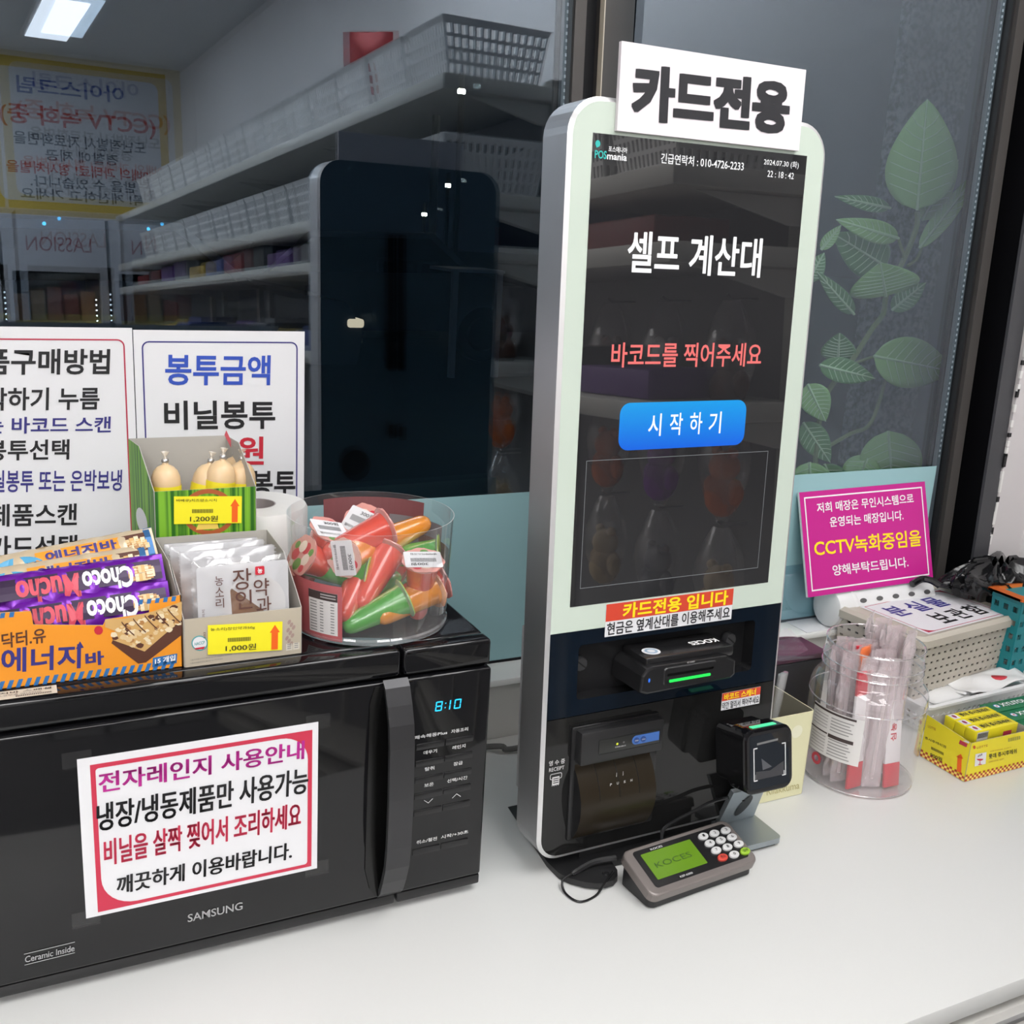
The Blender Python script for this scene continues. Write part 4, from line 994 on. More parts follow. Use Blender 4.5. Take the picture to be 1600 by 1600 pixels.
# ================================================================ BARCODE SCANNER ON ITS STAND
sc_ = thing('barcode_scanner', (.255, -.02, 0), 'black barcode scanner with square window on a silver stand before the kiosk', 'scanner')
grey_m = mat('grey_metal', (.36, .40, .42), .38, .75)
m = M(); m.prism(rrect(.238, .2985, -.0445, .020, [.004, .007, .003, .003], 5), .0045, .0115, grey_m, ax=2, bev=.0); m.build('base_plate', sc_)
m = M(); m.prism(rrect(.242, .2945, -.0405, .018, .004, 4), .0003, .0045, black_matte, ax=2); m.build('rubber_pad', sc_)
m = M(); vs = []
for y, z, x0, x1 in ((.006, .0115, .240, .2950), (-.020, .070, .236, .284)):
    vs += [(x0, y, z), (x1, y, z), (x1, y+.006, z+.002), (x0, y+.006, z+.002)]
m.add(vs, [(0, 1, 5, 4), (1, 2, 6, 5), (2, 3, 7, 6), (3, 0, 4, 7), (4, 5, 6, 7), (3, 2, 1, 0)], grey_m)
def ar(u, v):
    p = Vector((.240, .006, .0115))*(1-v)+Vector((.236, -.020, .070))*v; q = Vector((.2950, .006, .0115))*(1-v)+Vector((.284, -.020, .070))*v
    return p*(1-u)+q*u+Vector((0, -.0008, -.0005))
m.poly([ar(.52+.16*cos(a)+.10*sin(a), .50+.30*sin(a)) for a in [2*pi*i/20 for i in range(20)]], vent)
m.build('arm', sc_)
HX = frame_axes(Vector((.2435, -.0635, .1350)), Vector((1, 0, 0)), Vector((0, sin(.20), cos(.20))))
m = M(HX); hw, hh = .0345, .0375
m.prism(rrect(-hw, hw, -hh, hh, .013, 6), 0, .030, black_gloss, bev=.003); m.prism(rrect(-hw+.004, hw-.004, -hh+.004, hh-.004, .010, 6), .030, .058, black_gloss)
m.build('head', sc_)
m = M(HX); o1 = rrect(-hw+.003, hw-.003, -hh+.003, hh-.003, .010, 6); o2 = rrect(-hw+.0068, hw-.0068, -hh+.0068, hh-.0068, .006, 6)
m.frame([(u, -.0004, w) for u, w in o1], [(u, -.0004, w) for u, w in o2], black_matte)
for s in (-1, 1):
    u = s*.0225; t = .0012
    for a, b, c, d in ((u-t/2, u+t/2, -.021, .017), (min(u, u-s*.005), max(u, u-s*.005), .0160, .0172), (min(u, u-s*.005), max(u, u-s*.005), -.0212, -.020)):
        m.poly([(a, -.0012, c), (b, -.0012, c), (b, -.0012, d), (a, -.0012, d)], mat('bracket_white', (.7, .7, .7), .4))
m.build('bezel', sc_)
m = M(HX); m.box(-hw+.0066, hw-.0066, -.0008, .0002, -hh+.0066, hh-.0066, mat('scan_window', (.012, .016, .022), .02, spec=.8, coat=.5)); 
fa = mat('scan_mirror', (.20, .21, .23), .12, .6)
for P_, mt in (([(-.020, -.020), (.020, -.020), (.020, -.004), (.0, -.012), (-.020, -.010)], mat('scan_floor', (.05, .05, .055), .3)), ([(-.012, .004), (.003, -.008), (-.010, -.010)], fa), ([(.002, -.012), (.020, -.018), (.020, -.006)], mat('scan_facet', (.10, .11, .12), .2)), ([(.008, -.0200), (.021, -.0200), (.021, -.0150)], mat('scan_glint', (.7, .7, .7), .4)), ([(-.021, -.0195), (-.009, -.0195), (-.009, -.0135), (-.021, -.0135)], mat('scan_chip', (.16, .16, .16), .4)), ([(-.018, .0225), (.012, .0235), (.012, .021), (-.018, .020)], mat('scan_chip', (.16, .16, .16), .4))):  # the small white triangle is a painted highlight on the window
    m.poly([(u, -.0010-.00002*len(P_), w) for u, w in P_], mt)
m.build('window', sc_)
m = M(HX); m.box(-.018, .016, .006, .013, hh-.0002, hh+.0010, mat('mint_led', (0, 0, 0), .3, emit=(.10, .85, .42), es=1.1), .0004); m.build('status_light', sc_)
m = M(); m.ball((.297, .012, .03), .008, black_soft, sc=(1, .6, 1)); m.build('hinge_knob', sc_)

# ================================================================ PIN PAD
yw = radians(5); e = Vector((cos(yw), sin(yw), 0)); dv = Vector((-sin(yw), cos(yw), 0)); tl_ = math.atan2(.020, .0605)
yd = dv*cos(tl_)+Vector((0, 0, 1))*sin(tl_); nn = e.cross(yd)
PX = Matrix.Translation((.1585, -.0905, .0200)) @ Matrix((e, yd, nn)).transposed().to_4x4()
PPl = (Vector((.1585, -.0905, .0200)), nn)
def pp(px, py):
    P = rp(px, py, PPl)-PPl[0]; return P.dot(e), P.dot(yd)
pin = thing('pin_pad', (.15, -.06, 0), 'bronze-grey card pin pad with green screen on the counter before the kiosk', 'pin pad')
bronze = mat('bronze_plastic', (.20, .175, .165), .38, .25)
cs = [pp(1022, 1401), pp(1194, 1344), pp(1129, 1284), pp(964, 1331)]
bx0 = (cs[0][0]+cs[3][0])/2-.0; bx1 = (cs[1][0]+cs[2][0])/2; by0 = (cs[0][1]+cs[1][1])/2; by1 = (cs[2][1]+cs[3][1])/2
sk = ((cs[3][0]+cs[2][0])-(cs[0][0]+cs[1][0]))/2/(by1-by0)
def sh(pts): return pts
m = M(PX); m.prism(rrect(bx0, bx1, by0, by1, .010, 6), .001, -.010, bronze, ax=2, bev=.002); m.build('body', pin)
m = M(); Pm = PX @ Vector((0, 0, 0))
outl = rrect(bx0+.003, bx1-.003, by0+.003, by1-.003, .008, 6)
top_ = [PX @ Vector((u, v, -.010)) for u, v in outl]; botm = [Vector((p.x, p.y, .0015)) for p in top_]
m.frame(botm, top_, black_matte); m.poly([Vector((p.x, p.y, .0015)) for p in top_][::-1], black_matte); m.build('underside', pin)
m = M(PX); b0, b1 = pp(978, 1327), pp(1184, 1339); f0, f1 = pp(1028, 1385), pp(1134, 1289)
m.prism(rrect(bx0+.0115, bx1-.0085, by0+.0085, by1-.0055, .004, 4), .0016, .0008, black_soft, ax=2)
m.text('KOCES', wp, (bx0+.035, by1-.0105, .0018), (bx0+.052, by1-.0105, .0018), (bx0+.035, by1-.0080, .0018), .02)
m.text('KSP-6300', wp, (bx0+.046, by0+.0105, .0018), (bx0+.064, by0+.0105, .0018), (bx0+.046, by0+.0130, .0018), .02); m.build('face', pin)
q = [pp(997, 1337), pp(1076, 1315), pp(1108, 1351), pp(1028, 1374)]
s0, s1 = (q[0][0]+q[3][0])/2, (q[1][0]+q[2][0])/2; t0, t1 = (q[2][1]+q[3][1])/2, (q[0][1]+q[1][1])/2
m = M(PX); m.prism(rrect(s0, s1, t0, t1, .001, 2), .0021, .0016, mat('lcd_green', (.07, .14, .008), .25, emit=(.09, .19, .012), es=.75), ax=2)
m.text('KOCES', mat('lcd_ink', (.04, .10, .01), .4), (s0+.008, t0+.013, .0022), (s1-.012, t0+.013, .0022), (s0+.008, t0+.020, .0022), .0); m.build('display', pin)
keys = [(875, 293, '1'), (978, 265, '2'), (1082, 238, '3'), (935, 357, '4'), (1037, 328, '5'), (1140, 300, '6'), (995, 422, '7'), (1098, 392, '8'), (1202, 363, '9'), (1055, 488, 'r'), (1160, 460, '0'), (1262, 430, 'g')]
for x, y, t in keys:
    u, v = pp(950+x/5.926, 1260+y/5.926)
    mt = {'r': mat('key_red', (.60, .06, .04), .4), 'g': mat('key_green', (.30, .52, .03), .4)}.get(t, mat('key_white', (.62, .62, .62), .35))
    m = M(PX); m.prism([(u+.0068*cos(a), v+.0046*sin(a)) for a in [2*pi*i/20 for i in range(20)]], .0042, .0016, mt, ax=2, bev=.0010)
    tt = {'r': '취소', 'g': '입력'}.get(t, t); w_ = .0015 if len(tt) == 1 else .0034
    m.text(tt, ink_k, (u-w_, v-.0016, .0043), (u+w_, v-.0016, .0043), (u-w_, v+.0018, .0043), .01); k_ = m.build('key', pin)
    if t == 'r': k_['label'] = 'red cancel key'
    if t == 'g': k_['label'] = 'green enter key'
# cables
m = M()
P = [Vector((0, 0, 0)), at(1036, 1297, 1, -.022), at(1056, 1282, 1, -.016), at(1085, 1267, 1, -.013), at(1112, 1253, 1, -.011), Vector((.245, -.010, .058)), Vector((.262, -.010, .05))]
def smooth_path(P, n=6):
    P = [Vector(p) for p in P]; out = []
    for i in range(len(P)-1):
        p0, p1, p2, p3 = P[max(i-1, 0)], P[i], P[i+1], P[min(i+2, len(P)-1)]
        for k in range(n):
            t = k/n; out.append(.5*((2*p1)+(p2-p0)*t+(2*p0-5*p1+4*p2-p3)*t*t+(3*p1-p0-3*p2+p3)*t**3))
    return out+[P[-1]]
P[0] = PX @ Vector((pp(1030, 1306)[0], by1-.002, -.004))
m.tube(smooth_path(P), .0022, black_soft); m.build('cable', pin)
m = M(); z = .0098
P = [at(962, 1342, 2, .014), at(925, 1349, 2, .012), at(893, 1366, 2, .0105), at(879, 1376, 2, .008), at(883, 1395, 2, .002), at(905, 1409, 2, .0016), at(930, 1400, 2, .0016), at(945, 1380, 2, .0095), at(958, 1362, 2, .0105)]
m.tube(smooth_path(P), .0014, black_soft); m.tube(smooth_path([P[0]+Vector((0, 0, .001)), P[1]+Vector((0, 0, .001)), P[2]]), [.0038]*9+[.0036]*3+[.002], black_matte)
tag(m.build('scanner_cable'), 'thin black cable looping over the front edge of the kiosk base plate', 'cable')
m = M(); P = [at(772, 1166, 2, .008), at(790, 1171, 2, .006), at(812, 1168, 2, .006), at(840, 1160, 2, .006)]
P = [P[0]+Vector((-.12, .02, 0))]+P
m.tube(smooth_path(P), .0042, mat('grey_cable', (.09, .09, .085), .5)); tag(m.build('power_cable'), 'dark grey power cable on the counter between microwave and kiosk', 'cable')

# ================================================================ RIGHT HAND SIDE OF THE COUNTER
# cream pen tin
TY = .0422; tz = at(1266, 1112, 1, TY).z; tx1 = .408; tx0 = tx1-.092
cream = mat('cream_enamel', (.68, .66, .42), .35)
tn = thing('pen_tin', ((tx0+tx1)/2, TY+.045, 0), 'square cream tin with an open top beside the kiosk', 'tin')
m = M(); O = rrect(tx0, tx1, TY, TY+.09, .005, 4); I = rrect(tx0+.0012, tx1-.0012, TY+.0012, TY+.0888, .004, 4)
m.frame([(x, y, .0005) for x, y in O], [(x, y, tz) for x, y in O], cream)
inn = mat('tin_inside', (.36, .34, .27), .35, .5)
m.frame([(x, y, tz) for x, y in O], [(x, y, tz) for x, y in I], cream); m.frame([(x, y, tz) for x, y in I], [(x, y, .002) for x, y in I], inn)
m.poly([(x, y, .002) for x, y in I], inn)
p_ = (Vector((0, TY, 0)), Vector((0, -1, 0)))
m.tpx('Rilakkuma', mat('gold_print', (.42, .38, .16), .5), (1198, 1243), (1249, 1232), (1198, 1232), p_, 0, .0004)
m.lathe([(0, 0), (.009, 0)], mat('pale_dot', (.74, .73, .55), .4), n=20, xf=Matrix.Translation((at(1245, 1143, 1, TY).x, TY-.0004, at(1245, 1143, 1, TY).z)) @ Matrix.Rotation(radians(90), 4, 'X'))
m.build('tin', tn)
m = M()
for k in range(3): 
    a = at(1213+k*2, 1082, 1, .085); m.tube([Vector((.375, .085, .01+.002*k)), at(1220+4*k, 1054-2*k, 1, .08)], .0035, thin('clear_tube', .06, diff=.12, edge=.8), n=10)
tag(m.build('clear_pens'), 'clear plastic stirrers standing in the cream tin beside the kiosk', 'stirrers', kind='stuff')
# dark case with a clear film behind the tin
dz = at(1240, 1036, 1, .155).z
dk = thing('dark_case', (.43, .18, 0), 'dark grey case with a pinkish top under clear film behind the cream tin', 'case')
m = M(); m.box(.345, .530, .155, .215, .0005, dz, mat('dark_case', (.02, .02, .023), .5), .003); m.build('case', dk)
m = M(); m.box(.344, .531, .1545, .2155, dz+.0003, dz+.009, mat('dusky_pink', (.07, .03, .05), .45), .002); m.build('lid', dk)
m = M(); m.add([(.33, .145, dz+.016), (.50, .150, dz+.006), (.52, .23, dz+.018), (.35, .23, dz+.026)], [(0, 1, 2, 3)], thin('loose_film', .03, diff=.03, edge=.3)); m.build('clear_film', dk)
m = M(); P = [at(1205, 1001, 2, .10), at(1228, 999, 2, .10), at(1250, 1000, 2, .10), at(1263, 1010, 2, .098), at(1256, 1018, 2, .097), at(1240, 1019, 2, .094)]
P = [Vector((p.x, min(p.y, .30), p.z)) for p in P]
m.tube(smooth_path([at(1205, 1001, 1, .24), at(1228, 998, 1, .245), at(1250, 1000, 1, .25), at(1263, 1009, 1, .245), at(1256, 1018, 1, .235), at(1236, 1019, 1, .23), at(1215, 1014, 1, .225), Vector((.40, .23, dz+.012))]), .0035, black_soft)
tag(m.build('cable_loop'), 'black cable loop standing out behind the kiosk right side', 'cable')
m = M(); a, b = at(1228, 972, 2, SILL).x, at(1290, 962, 2, SILL).x
m.box(a, b, .315, .366, SILL+.0002, SILL+.0012, paper); tag(m.build('paper_slip'), 'white paper slip lying on the window sill beside the kiosk', 'paper')

# magenta sign leaning on the window, standing on the white roll
sg0, sg1 = at(1262, 933, 1, .308), at(1457, 903, 1, .308); th0, th1 = at(1249, 769, 1, .360), at(1447, 754, 1, .360)
bl = (sg0+Vector((th0.x, .308, th0.z-.163)))/2; bl = Vector((.6225, .308, .1595)); e = Vector((1, 0, .012)).normalized(); upv = (Vector((.0005, .052, .1595))).normalized()
SGX = Matrix.Translation(bl) @ Matrix((e, -e.cross(upv), upv)).transposed().to_4x4(); sn = e.cross(upv)
sw, sh_ = .2755, .1680
m = M(SGX); mag = mat('magenta_board', (.56, .014, .26), .4)
m.box(0, sw, .0, .0045, 0, sh_, paper)
m.poly([(0, -.0003, 0), (sw, -.0003, 0), (sw, -.0003, sh_), (0, -.0003, sh_)], mag)
A = [(u, -.0006, w) for u, w in rrect(.0085, sw-.0085, .0085, sh_-.0085, 1e-6, 1)]; B = [(u, -.0006, w) for u, w in rrect(.0108, sw-.0108, .0108, sh_-.0108, 1e-6, 1)]
m.frame(A, B, ink_w)
SP_ = (bl, sn)
for t, c, a_, b_2, d_, bd in (('저희 매장은 무인시스템으로', ink_w, (1277, 802), (1428, 786), (1275.5, 786), .016), ('운영되는 매장입니다.', ink_w, (1297, 824), (1412, 812.5), (1296, 808), .016),
                       ('CCTV녹화중임을', ink_y, (1273, 870.5), (1440, 853), (1271, 843), .018), ('양해부탁드립니다.', ink_w, (1302, 900), (1420, 886), (1300, 883), .016)):
    m.tpx(t, c, a_, b_2, d_, SP_, bd, .0008)
tag(m.build('magenta_sign'), 'magenta sign with white and yellow lettering leaning on the window', 'sign')
# white roll on the sill
wr = thing('white_roll', (.80, .342, SILL), 'white tube-shaped roll lying on the sill under the magenta sign', 'roll')
RX = Matrix.Translation((.692, .330, SILL+.0345)) @ Matrix.Rotation(radians(90), 4, 'Y')
m = M(RX); m.lathe([(0, -.008), (.026, -.008), (.0320, -.005), (.0343, .002), (.0343, .205), (.030, .209)], white_pl, n=32); m.build('roll', wr)
m = M(RX); m.lathe([(.0345, .024), (.0355, .026), (.0355, .030), (.0345, .032)], white_pl, n=32); m.build('collar', wr)
for k in range(5):
    m = M(); p = Vector((.735+.036*k, .330, SILL+.0345)); n_ = Vector((0, -.88, .48)).normalized(); u_ = Vector((1, 0, 0)); v_ = n_.cross(u_)
    m.poly([p+n_*.0346+u_*.0075*cos(a)+v_*.004*sin(a) for a in [2*pi*i/14 for i in range(14)]], mat('hole_grey', (.10, .10, .10), .6)); m.build('hole', wr)

# lidded beige lost-property basket
LX = Matrix.Translation((.826, .245, 0)) @ Matrix.Rotation(radians(7), 4, 'Z')
beige = mat('beige_plastic', (.50, .46, .39), .45)
lb = thing('lidded_basket', (.826, .245, 0), 'beige perforated plastic basket with a lid and a printed sheet on top', 'basket')
bw, bd_, bh = .128, .080, .131; kx, ky = .90, .84
m = M(LX)
C4 = [(-1, -1), (1, -1), (1, 1), (-1, 1)]
for i in range(4):
    (a, b), (c, d) = C4[i], C4[(i+1) % 4]
    L_ = bw if i % 2 == 0 else bd_
    m.perf((a*bw*kx, b*bd_*ky, .006), (c*bw*kx, d*bd_*ky, .006), (c*bw*.985, d*bd_*.985, bh-.006), (a*bw*.985, b*bd_*.985, bh-.006), int(L_*2/.0150), 9, .46, .30, beige)
m.prism(rrect(-bw*kx, bw*kx, -bd_*ky, bd_*ky, .004, 3), .001, .006, beige, ax=2)
m.build('basket', lb, .0016)
m = M(LX); m.box(-bw*.885, bw*.885, -bd_*.825, bd_*.825, .007, bh-.01, mat('shade_black', (.012, .011, .010), .9, spec=.1)); m.build('shade_block', lb)  # dark block added inside so the holes look shaded
m = M(LX); o1 = rrect(-bw-.005, bw+.005, -bd_-.005, bd_+.005, .018, 6); o2 = rrect(-bw+.002, bw-.002, -bd_+.002, bd_-.002, .015, 6); o3 = rrect(-bw+.010, bw-.010, -bd_+.010, bd_-.010, .011, 6)
m.frame([(x, y, bh-.008) for x, y in o1], [(x, y, bh+.004) for x, y in o1], beige); m.frame([(x, y, bh+.004) for x, y in o1], [(x, y, bh+.009) for x, y in o2], beige); m.frame([(x, y, bh+.009) for x, y in o2], [(x, y, bh+.006) for x, y in o3], beige)
m.poly([(x, y, bh+.006) for x, y in o3], beige); m.build('lid', lb)
m = M(LX); z = bh+.0066; m.prism(rrect(-.097, .115, -.069, .061, .001, 2), z+.0003, z, paper, ax=2)
A = [(x, y, z+.0005) for x, y in rrect(-.091, .109, -.065, .057, 1e-5, 6)]; B = [(x, y, z+.0005) for x, y in rrect(-.0895, .1075, -.0635, .0555, [.02, 1e-4, .02, 1e-4], 6)]
m.frame(A, B, crim)
nk = mat('navy_letters', (.035, .03, .24), .5)
for i, t in enumerate('분실물'): m.text(t, nk, (-.075+i*.050, .0, z+.0003), (-.037+i*.050, .0, z+.0003), (-.075+i*.050, .040, z+.0003), .022)
for i, t in enumerate('보관함'): m.text(t, ink_k, (-.030+i*.044, -.052, z+.0003), (.004+i*.044, -.052, z+.0003), (-.030+i*.044, -.012, z+.0003), .022)
tag(m.build('printed_sheet'), 'white sheet with red border lying on the beige basket lid', 'sheet')

# white basket of sachets
WX = Matrix.Translation((.835, .1545, 0)) @ Matrix.Rotation(radians(2.5), 4, 'Z')
wb = thing('white_basket', (.835, .1545, 0), 'low white perforated basket full of white sachets', 'basket')
ww, wd, wh = .140, .038, .047
m = M(WX)
for i in range(4):
    (a, b), (c, d) = C4[i], C4[(i+1) % 4]; L_ = ww if i % 2 == 0 else wd
    m.perf((a*(ww-.008), b*(wd-.008), .003), (c*(ww-.008), d*(wd-.008), .003), (c*ww, d*wd, wh-.014), (a*ww, b*wd, wh-.014), int(L_*2/.0115), 3, .62, .66, white_pl, True)
    m.add([(a*ww, b*wd, wh-.014), (c*ww, d*wd, wh-.014), (c*(ww+.002), d*(wd+.002), wh), (a*(ww+.002), b*(wd+.002), wh)], [(0, 1, 2, 3)], white_pl)
m.prism(rrect(-ww+.008, ww-.008, -wd+.008, wd-.008, .004, 3), .0008, .003, white_pl, ax=2); m.build('basket', wb, .0014)
m = M(WX); o1 = rrect(-ww-.005, ww+.005, -wd-.005, wd+.005, .016, 6); o2 = rrect(-ww+.001, ww-.001, -wd+.001, wd-.001, .012, 6)
m.frame([(x, y, wh-.004) for x, y in o1], [(x, y, wh) for x, y in o1], white_pl); m.frame([(x, y, wh) for x, y in o1], [(x, y, wh+.001) for x, y in o2], white_pl); m.build('rim', wb)
sach = mat('sachet_white', (.78, .78, .78), .45, bump=.6, nscale=35)
SD = [(-.075, -.006, .020, .5, 'crumpled white sachet at the left front of the white basket', 0, .10), (-.055, .012, .030, -.15, 'long white sachet lying across the left of the white basket', 0, .13),
      (-.02, .008, .036, -.06, 'white sachet lying in the middle of the white basket', 0, .14), (.03, .014, .040, .12, 'white sachet with a raised corner at the back of the white basket', 0, .13),
      (.045, -.004, .046, -.02, 'white sachet with a red oval stamp on top of the basket', 1, .14), (.07, -.008, .026, .1, 'white sachet at the right front, under the stamped sachet', 0, .12)]
for i, (x, y, z, a, lab_, red, L_) in enumerate(SD):
    X_ = WX @ Matrix.Translation((x, y, z)) @ Matrix.Rotation(a, 4, 'Z') @ Matrix.Rotation(-.05, 4, 'Y')
    w_ = .052; rr = random.Random(i)
    ph = rr.random()*6
    def fn(u, v): 
        return ((u-.5)*L_, (v-.5)*w_, .004*sin(u*9+ph)*sin(v*5+ph)+.0035*sin(pi*u)*sin(pi*v)+(.010 if i == 3 and u > .8 and v > .6 else 0)*(u-.8)*5)
    m = M(X_); m.grid(fn, 20, 10, sach)
    if red: 
        z0_ = max(fn(u/10, .5)[2] for u in range(11)); c0 = fn(.62, .42)
        m.poly([(c0[0]+.014*cos(t), c0[1]+.010*sin(t), fn(.62+.014*cos(t)/L_, .42+.010*sin(t)/w_)[2]+.0012) for t in [2*pi*k/24 for k in range(24)]], mat('stamp_red', (.62, .04, .06), .45))
    o = m.build('white_sachet', solid=.0016); tag(o, lab_, 'sachet', 'white sachets in the basket')

# gum cartons
gy = mat('gum_yellow', (.80, .68, .02), .4); gred = mat('check_red', (.42, .05, .02), .45); glite = mat('check_yellow', (.92, .70, .16), .45)
GX0, GX1, GY0, GY1 = .6450, .7640, -.0130, .0650
gz = at(1513.5, 1162, 1, GY0).z
gb = thing('gum_carton', (.705, .025, 0), 'open yellow carton of gum packs with checkered bottom edge', 'carton')
m = M(); t = .0006
def gside(p, q, z0, z1, out):
    p, q, n_ = Vector((*p, 0)), Vector((*q, 0)), Vector((*out, 0))
    up = Vector((0, 0, 1)); m.poly([p+up*z0+n_*t, q+up*z0+n_*t, q+up*z1[1]+n_*t, p+up*z1[0]+n_*t], gy); m.poly([p+up*z1[0], q+up*z1[1], q+up*z0, p+up*z0], card_in)
    m.add([p+up*z1[0]+n_*t, q+up*z1[1]+n_*t, q+up*z1[1], p+up*z1[0]], [(0, 1, 2, 3)], card_in)
    L_ = (q-p).length; c = int(L_/.0042); d_ = (q-p)/c
    for i in range(c):
        for j in range(3):
            mt = gred if (i+j) % 2 == 0 else glite
            if j == 2 and mt is glite: continue
            a = p+d_*i+n_*(t+.0003)+up*(z0+.0004+.0034*j); m.poly([a, a+d_, a+d_+up*.0034, a+up*.0034], mt)
gside((GX0, GY0), (GX1, GY0), .0005, (gz, gz), (0, -1)); gside((GX0, GY1), (GX0, GY0), .0005, (gz+.006, gz), (-1, 0))
gside((GX1, GY0), (GX1, GY1), .0005, (gz, gz), (1, 0)); gside((GX1, GY1), (GX0, GY1), .0005, (gz, gz), (0, 1))
m.poly([(GX0, GY0, .0008), (GX1, GY0, .0008), (GX1, GY1, .0008), (GX0, GY1, .0008)], card_in)
GP = (Vector((0, GY0-t, 0)), Vector((0, -1, 0))); GL = (Vector((GX0-t, 0, 0)), Vector((-1, 0, 0)))
def c3(x, y): return (1420+x/6.667, 1000+y/6.667)
for t_, c_, a_, b_2, d_, bd in (('LOTTE', mat('lotte_brown', (.40, .16, .02), .5), c3(710, 1135), c3(822, 1110), c3(710, 1112), .01), ('롯데 쥬시후레쉬', ink_k, c3(835, 1240), c3(1125, 1180), c3(833, 1190), .016),
                                ('ORIGINAL JUICY', mat('lotte_brown', (.40, .16, .02), .5), c3(848, 1172), c3(1070, 1125), c3(848, 1157), 0), ('CHEWING GUM', mat('lotte_brown', (.40, .16, .02), .5), c3(832, 1280), c3(990, 1245), c3(832, 1265), 0)):
    m.tpx(t_, c_, a_, b_2, d_, GP, bd, .0006)
c0 = [rp(*c3(*p), GP, .0006) for p in ((685, 1318), (800, 1290), (810, 1168), (695, 1190))]; m.poly(c0, paper)
c1 = [rp(*c3(742+34*cos(a), 1238-20*sin(a)), GP, .0009) for a in [pi+i*pi/10 for i in range(11)]]; m.poly(c1, ink_r)
m.poly([rp(*c3(*p), GP, .0009) for p in ((738, 1290), (746, 1289), (744, 1250), (740, 1250))], ink_r); m.poly([rp(*c3(742+22*cos(a), 1296-5*sin(a)), GP, .0009) for a in [2*pi*i/10 for i in range(10)]], ink_r)
for k in range(3): m.poly([rp(*c3(*p), GP, .00095) for p in ((718+18*k, 1222-8*k), (728+18*k, 1218-8*k), (732+16*k, 1196-7*k), (724+16*k, 1200-7*k))], ink_k)
m.poly([rp(*c3(683+14*cos(a), 1118-18*sin(a)), GP, .0006) for a in [2*pi*i/14 for i in range(14)]], mat('lotte_red', (.55, .10, .02), .5))
for k in range(6): m.poly([rp(*p, GP, .0006) for p in (c3(1035+22*k, 1062-5*k), c3(1052+22*k, 1058-5*k), c3(1052+22*k, 1022-5*k), c3(1035+22*k, 1026-5*k))], mat('gum_dark', (.40, .36, .05), .5))
for t_, c_, a_, b_2, d_, bd in (('LOTTE', mat('lotte_brown', (.40, .16, .02), .5), c3(200, 910), c3(280, 945), c3(200, 885), .01), ('쥬시후레쉬껌', ink_k, c3(165, 1030), c3(385, 1130), c3(168, 1002), .006), ('900원', ink_k, c3(222, 1212), c3(345, 1272), c3(225, 1168), .012)):
    m.tpx(t_, c_, a_, b_2, d_, GL, bd, .0006)
for k in range(11): m.poly([rp(*c3(235+12*k+x, 1140+6*k+y), GL, .0006) for x, y in ((0, 0), (6, 3), (6, -27), (0, -30))], ink_k)
oa = mat('orange_arrow', (.85, .13, .01), .5)
m.poly([rp(*c3(*p), GL, .0007) for p in ((498, 1368), (545, 1382), (552, 1225), (508, 1212))], oa); m.poly([rp(*c3(*p), GL, .0007) for p in ((492, 1215), (566, 1240), (542, 1188))], oa)
m.poly([rp(*c3(*p), GL, .0007) for p in ((520, 1080), (600, 1118), (612, 1085), (535, 1040))], crim); m.poly([rp(*c3(*p), GL, .0006) for p in ((560, 1050), (625, 1080), (628, 1063), (590, 1047))], paper)
m.build('carton', gb)
for k in range(3):
    x0 = .6700+k*.0005; y0 = .0065+k*.0185-.006
    z0_ = gz-.014
    lab_ = ['yellow gum pack lying nearest in the yellow carton', 'yellow gum pack lying in the middle of the yellow carton', 'yellow gum pack lying farthest back in the yellow carton'][k]
    m = M(); m.box(x0-.002, x0+.084, y0, y0+.0175, z0_, z0_+.020, gy, .0012); zt = z0_+.0204
    m.poly([(x0+.0, y0+.002, zt), (x0+.013, y0+.002, zt), (x0+.013, y0+.0155, zt), (x0+.0, y0+.0155, zt)], paper); m.poly([(x0+.0065+.003*cos(a), y0+.0088+.0045*sin(a), zt+.0002) for a in [2*pi*i/12 for i in range(12)]], mat('cup_plum', (.30, .03, .10), .5))
    m.text('롯데 쥬시후레쉬', ink_k, (x0+.018, y0+.004, zt), (x0+.075, y0+.004, zt), (x0+.018, y0+.0135, zt), .02)
    if k == 0:
        m.poly([(x0+.002, y0-.0003, z0_+.005), (x0+.024, y0-.0003, z0_+.005), (x0+.024, y0-.0003, z0_+.018), (x0+.002, y0-.0003, z0_+.018)], mat('barcode_white', (.68, .66, .56), .5))
        for q in range(16): m.poly([(x0+.003+q*.0013, y0-.0006, z0_+.009), (x0+.0037+q*.0013, y0-.0006, z0_+.009), (x0+.0037+q*.0013, y0-.0006, z0_+.0165), (x0+.003+q*.0013, y0-.0006, z0_+.0165)], ink_k)
        m.poly([(x0+.055, y0-.0003, z0_+.003), (x0+.072, y0-.0003, z0_+.003), (x0+.072, y0-.0003, z0_+.011), (x0+.055, y0-.0003, z0_+.011)], crim)
    tag(m.build('gum_pack'), lab_, 'gum', 'gum packs in the yellow carton')
